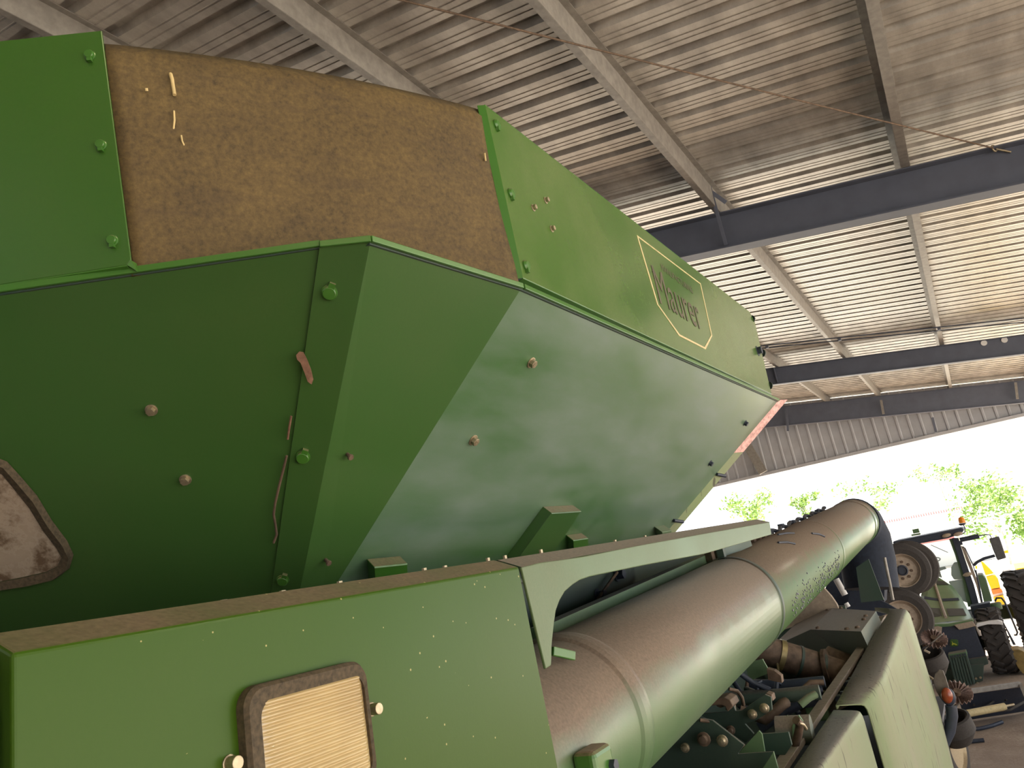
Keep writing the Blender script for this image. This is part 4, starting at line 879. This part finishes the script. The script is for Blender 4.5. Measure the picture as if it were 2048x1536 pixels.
for s_ in (-.9, .9):
    for yy in (29.3, 31.5):
        b = MB(); b.lathe((1.2+s_, yy, .6), (1,0,0), [(-.15,.3),(-.15,.55),(-.1,.6),(.1,.6),(.15,.55),(.15,.3),(.1,0)], 30); part(b, 'wheel', M_rubber, ym_)
b = MB(); b.box((1.2, 30.4, 1.0), (1.3, 2.6, .7)); part(b, 'chassis', M_yel, ym_)
# ------------------------------------------------------------------ implement lying in front of the tractor
im = thing('hitch_frame', (.3, 15.4, 0), 'black implement frame with pale top bar lying before the tractor', 'implement')
def gz_(px, py, z): return aZ(px, py, z-H)
b = MB(); b.bar(gz_(1915,1386,.55), gz_(2041,1368,.55), .07, .07); part(b, 'top_bar', M_purlin, im, 'pale steel top bar', bevel=.005)
b = MB(); b.bar(gz_(2041,1368,.55), gz_(2052,1395,.4), .05, .05); part(b, 'end_strut', M_purlin, im)
b = MB(); b.plate([gz_(1915,1392,.5), gz_(2041,1374,.5), gz_(2060,1420,.04), gz_(1930,1440,.04)], (0,.05,-.02)); part(b, 'frame_panel', M_black, im)
b = MB(); b.tube([gz_(1935,1427,.35), gz_(2010,1413,.35)], .055, 14); part(b, 'yellow_cylinder', M_tan, im, 'dull yellow hydraulic cylinder')
b = MB(); b.tube([gz_(1905,1430,.35), gz_(1935,1427,.35)], .022, 10); b.tube([gz_(2010,1413,.35), gz_(2028,1409,.35)], .02, 10); part(b, 'cylinder_rod', M_steel, im)
for pts in ([(1948,1410),(1950,1398),(1962,1389),(1985,1388),(1990,1400),(1975,1412),(1955,1420)], [(1990,1395),(2005,1385),(2025,1384),(2030,1392),(2010,1400)], [(1960,1425),(1990,1422),(2020,1420),(2048,1404)]):
    b = MB(); b.tube([gz_(px, py, .30) for px, py in pts], .02, 8); part(b, 'hydraulic_hose', M_rubber, im)
b = MB(); b.tube([gz_(px, py, .03) for px, py in ((1930,1459),(1960,1457),(1985,1451),(2004,1444))], .03, 8); solo(b, 'black_hose', M_black, 'black hose curving over the dirt beside the implement frame', 'hose')
b = MB(); b.tube([gz_(px, py, .03) for px, py in ((1895,1487),(1925,1484),(1968,1480))], .03, 8); solo(b, 'black_pipe', M_black, 'straight black pipe lying on the dirt by the gauge wheel', 'pipe')
# ------------------------------------------------------------------ rods and cords under the roof
def under(px, py, dz):
    n_ = V(tp_r, 0, 1); r_ = ray(px, py); return r_*((RH-dz)/r_.dot(n_))+EYE
tp_r = math.tan(math.radians(9.3))
a, c_ = under(820, 3, .30), aY(1986, 296, 7.86)
d_ = (c_-a); b = MB(); b.tube([a-d_*.5, a+d_*.25-V(0,0,.01), a+d_*.6-V(0,0,.012), c_], .007, 8)
solo(b, 'bracing_cable', M_rust, 'long twisted brace cable running diagonally under the roof', 'cable')
b = MB(); e_ = d_.normalized(); s_ = e_.orthogonal(); c2 = aY(1988, 297, 7.9)
b.tube([c2+(e_*math.cos(k*.5236)+V(0,0,1)*math.sin(k*.5236))*.03 for k in range(13)], .008, 8); b.tube([c2+e_*.03, aY(2022, 304, 7.96)], .01, 8)
solo(b, 'eye_bolt', M_steel, 'steel eye bolt ending the brace cable at the near rafter', 'bolt')
t0 = aY(725, 0, 4.3); t1 = aY(748, 165, 4.3); b = MB(); b.tube([V(t0.x, 4.3, roof_z(t0.x)-.19), V(t0.x, 4.3, t1.z-.6)], .0045, 6)
solo(b, 'white_cord', M_white, 'thin white cord hanging from a purlin above the tank', 'cord')
for k, (p_, q_) in enumerate((((1520,692),(2060,635)), ((1520,697),(2060,643)))):
    a, c_ = under(*p_, .36), under(*q_, .36); b = MB(); b.tube([a-(c_-a)*.3, c_+(c_-a)*.2], .011, 8)
    solo(b, 'tie_rod', M_black, ('upper' if k == 0 else 'lower')+' of the two dark rods before the middle rafter', 'rod', 'paired rods under the far bay')
for k, px in enumerate((1534, 1679, 1878)):
    py = 692-(px-1520)*57/540+3
    b = MB(); b.box(under(px, py, .355), (.05,.05,.06)); struct(b, 'trim_%d' % (30+k), M_beam)
# flange brace at the near rafter, braces and clips on the far rafter
b = MB(); b.bar(aY(1419, 372, 7.6), aY(1452, 490, 7.93), .035, .012, (0,1,0)); b.bar(aY(1424,385,7.65), aY(1452,405,7.7), .04, .01, (0,1,0)); struct(b, 'trim_40', M_beam, 'dark flange brace')
for k, (p_, q_) in enumerate((((1573,820),(1576,862)), ((1762,800),(1767,828)), ((2031,765),(2035,798)), ((1865,835),(1872,865)))):
    b = MB(); b.bar(aY(*p_, 23.85), aY(*q_, 23.85), .06, .05, (0,1,0)); struct(b, 'trim_%d' % (41+k), M_purlin if k in (1, 2) else M_beam)
b = MB()
for px, py in ((1968,686),(2009,680)):
    b = MB(); p = aY(px, py, 17.43); b.lathe(p, (0,-1,0), [(0,.055),(.004,.055),(.004,0)], 16); struct(b, 'trim_%d' % (50+px % 7), M_white, 'round white disc painted for a bright hole in the middle rafter')  # white disc stands in for daylight seen through the hole
# ------------------------------------------------------------------ small things on the tank
P = lambda px, py, e: oA(px, py)+outA*e
lf = [(594,704),(600,698),(608,699),(616,712),(624,730),(629,748),(626,757),(618,752),(611,735),(603,718),(596,712)]
b = MB(); b.plate([P(px, py, .012+.014*((py-698)/60)) for px, py in lf], outA*.0015)
solo(b, 'dry_leaf', M_leaf, 'curled brown dead leaf stuck in the front seam of the tank', 'leaf')
for pts, r_, nm, lab in (([(584,826),(580,850),(577,872)], .0022, 'straw', 'short reddish stem caught in the seam below the leaf'),
                        ([(575,905),(569,930),(560,965),(552,1000),(549,1022),(553,1045),(555,1062),(549,1078)], .0026, 'straw', 'long curved pale stem caught low in the tank seam')):
    b = MB(); b.tube([P(px, py, .013) for px, py in pts], r_, 7); solo(b, nm, M_leaf if len(pts) < 4 else M_rust, lab, 'stem')
# pale droppings on the rubber sheet
def onrub(px, py):
    best = None; r_ = ray(px, py).normalized()
    for p in vs_rub:
        t_ = (p-EYE).dot(r_); dd = (p-EYE-r_*t_).length
        if best is None or dd < best[0]: best = (dd, t_)
    return EYE+r_*(best[1]-.004)
M_drop = mat_simple('pale_dropping', srgb(220, 196, 140), .7, var=.1)
for pts, r_ in (([(341,148),(344,158),(346,172),(349,190)], .0035), ([(348,222),(349,240),(347,258)], .0018), ([(362,270),(364,282),(368,291)], .0018), ([(292,176),(293,182)], .003), ([(969,306),(971,322)], .0025)):
    b = MB(); b.tube([onrub(*q) for q in pts], r_, 6); o = part(b, 'dried_streak', M_drop, bpy.data.objects['rubber_corner'], 'pale dried streak')
# ------------------------------------------------------------------ outside: building, trees
bd = thing('farm_building', (-9, 63, 0), 'white farm building with faded red eave trim behind the tractor', 'building')
pr_, pl_ = aY(1944, 1000, 60), aY(1700, 1045, 60)
xr_, xl_ = pr_.x, pl_.x-14
b = MB(); b.hexa([V(xl_,60,0), V(xr_+.35,60,0), V(xr_+.35,72,0), V(xl_,72,0)], [V(xl_,60,H-.05), V(xr_+.35,60,H-.05), V(xr_+.35,72,H-.05), V(xl_,72,H-.05)]); part(b, 'wall', M_white, bd)
b = MB(); z0 = aY(1942, 1008, 59.6).z
b.add([V(xl_,59.5,z0-.1), V(xr_,59.5,z0-.1), V(xr_,66,z0+.0+1.0), V(xl_,66,z0+1.0)], [(0,1,2,3)]); part(b, 'roof', M_white, bd)
M_pink = mat_simple('faded_pink_trim', srgb(206, 120, 120), .6)
for k in range(44):
    b = MB(); x_ = xr_-.1-k*.155; b.box((x_, 59.45, z0-.12), (.075, .05, .2)); part(b, 'eave_tooth', M_pink, bd)
b = MB(); b.box(aY(1850, 1085, 59.8), (3.6,.05,.15)); part(b, 'sill_trim', M_pink, bd)
def tree(idx, px, py, y, hw, hh, nleaf, lab, trunk=True):
    c_ = aY(px, py, y); t_ = thing('leafy_tree', (c_.x, y, 0), lab, 'tree', 'trees beyond the shed')
    rnd = random.Random(idx*7+3); b = MB(); ends = []
    b.tube([V(c_.x, y, 0), V(c_.x+.1, y, c_.z*.4), V(c_.x, y, c_.z-hh*.6)], .12, 8, rr=[.10,.06,.02])
    for k in range(7):
        e_ = V(c_.x+rnd.uniform(-1,1)*hw*.8, y+rnd.uniform(-1,1)*hw, c_.z+rnd.uniform(-.8,.9)*hh)
        b.tube([V(c_.x, y, c_.z-hh*.9), (V(c_.x, y, c_.z-hh*.9)+e_)/2+V(0,0,.1), e_], .03, 5, rr=[.04,.02,.01]); ends.append(e_)
    part(b, 'trunk', M_bark, t_)
    l_ = MB()
    for k in range(nleaf):
        e_ = rnd.choice(ends); s_ = min(hw, hh)*.26
        p = e_+V(rnd.gauss(0, s_), rnd.gauss(0, s_), rnd.gauss(0, s_*.8)); u = V(rnd.uniform(-1,1), rnd.uniform(-1,1), rnd.uniform(-.6,.6)).normalized(); w_ = u.orthogonal().normalized(); z_ = rnd.uniform(.08,.17)
        l_.add([p-u*z_, p+w_*z_*.5, p+u*z_, p-w_*z_*.5], [(0,1,2,3)])
    o_ = part(l_, 'foliage', M_leaves, t_); return t_
tree(1, 1500, 1032, 50, 1.9, 1.2, 900, 'sunlit tree seen just above the dusty frame arm')
tree(2, 1612, 1015, 52, 1.0, .7, 500, 'small sunlit tree left of the auger end')
tree(3, 1735, 1000, 54, 1.9, 1.1, 420, 'thin tree right above the auger end')
tree(4, 1868, 935, 55, 1.3, .9, 260, 'tall sparse tree with sprigs high against the sky')
tree(5, 1980, 1000, 52, 1.7, 2.1, 1300, 'bushy tree right of the white farm building')
tree(6, 2052, 1010, 45, 1.3, 1.6, 1100, 'tree cut by the right edge of the photo')
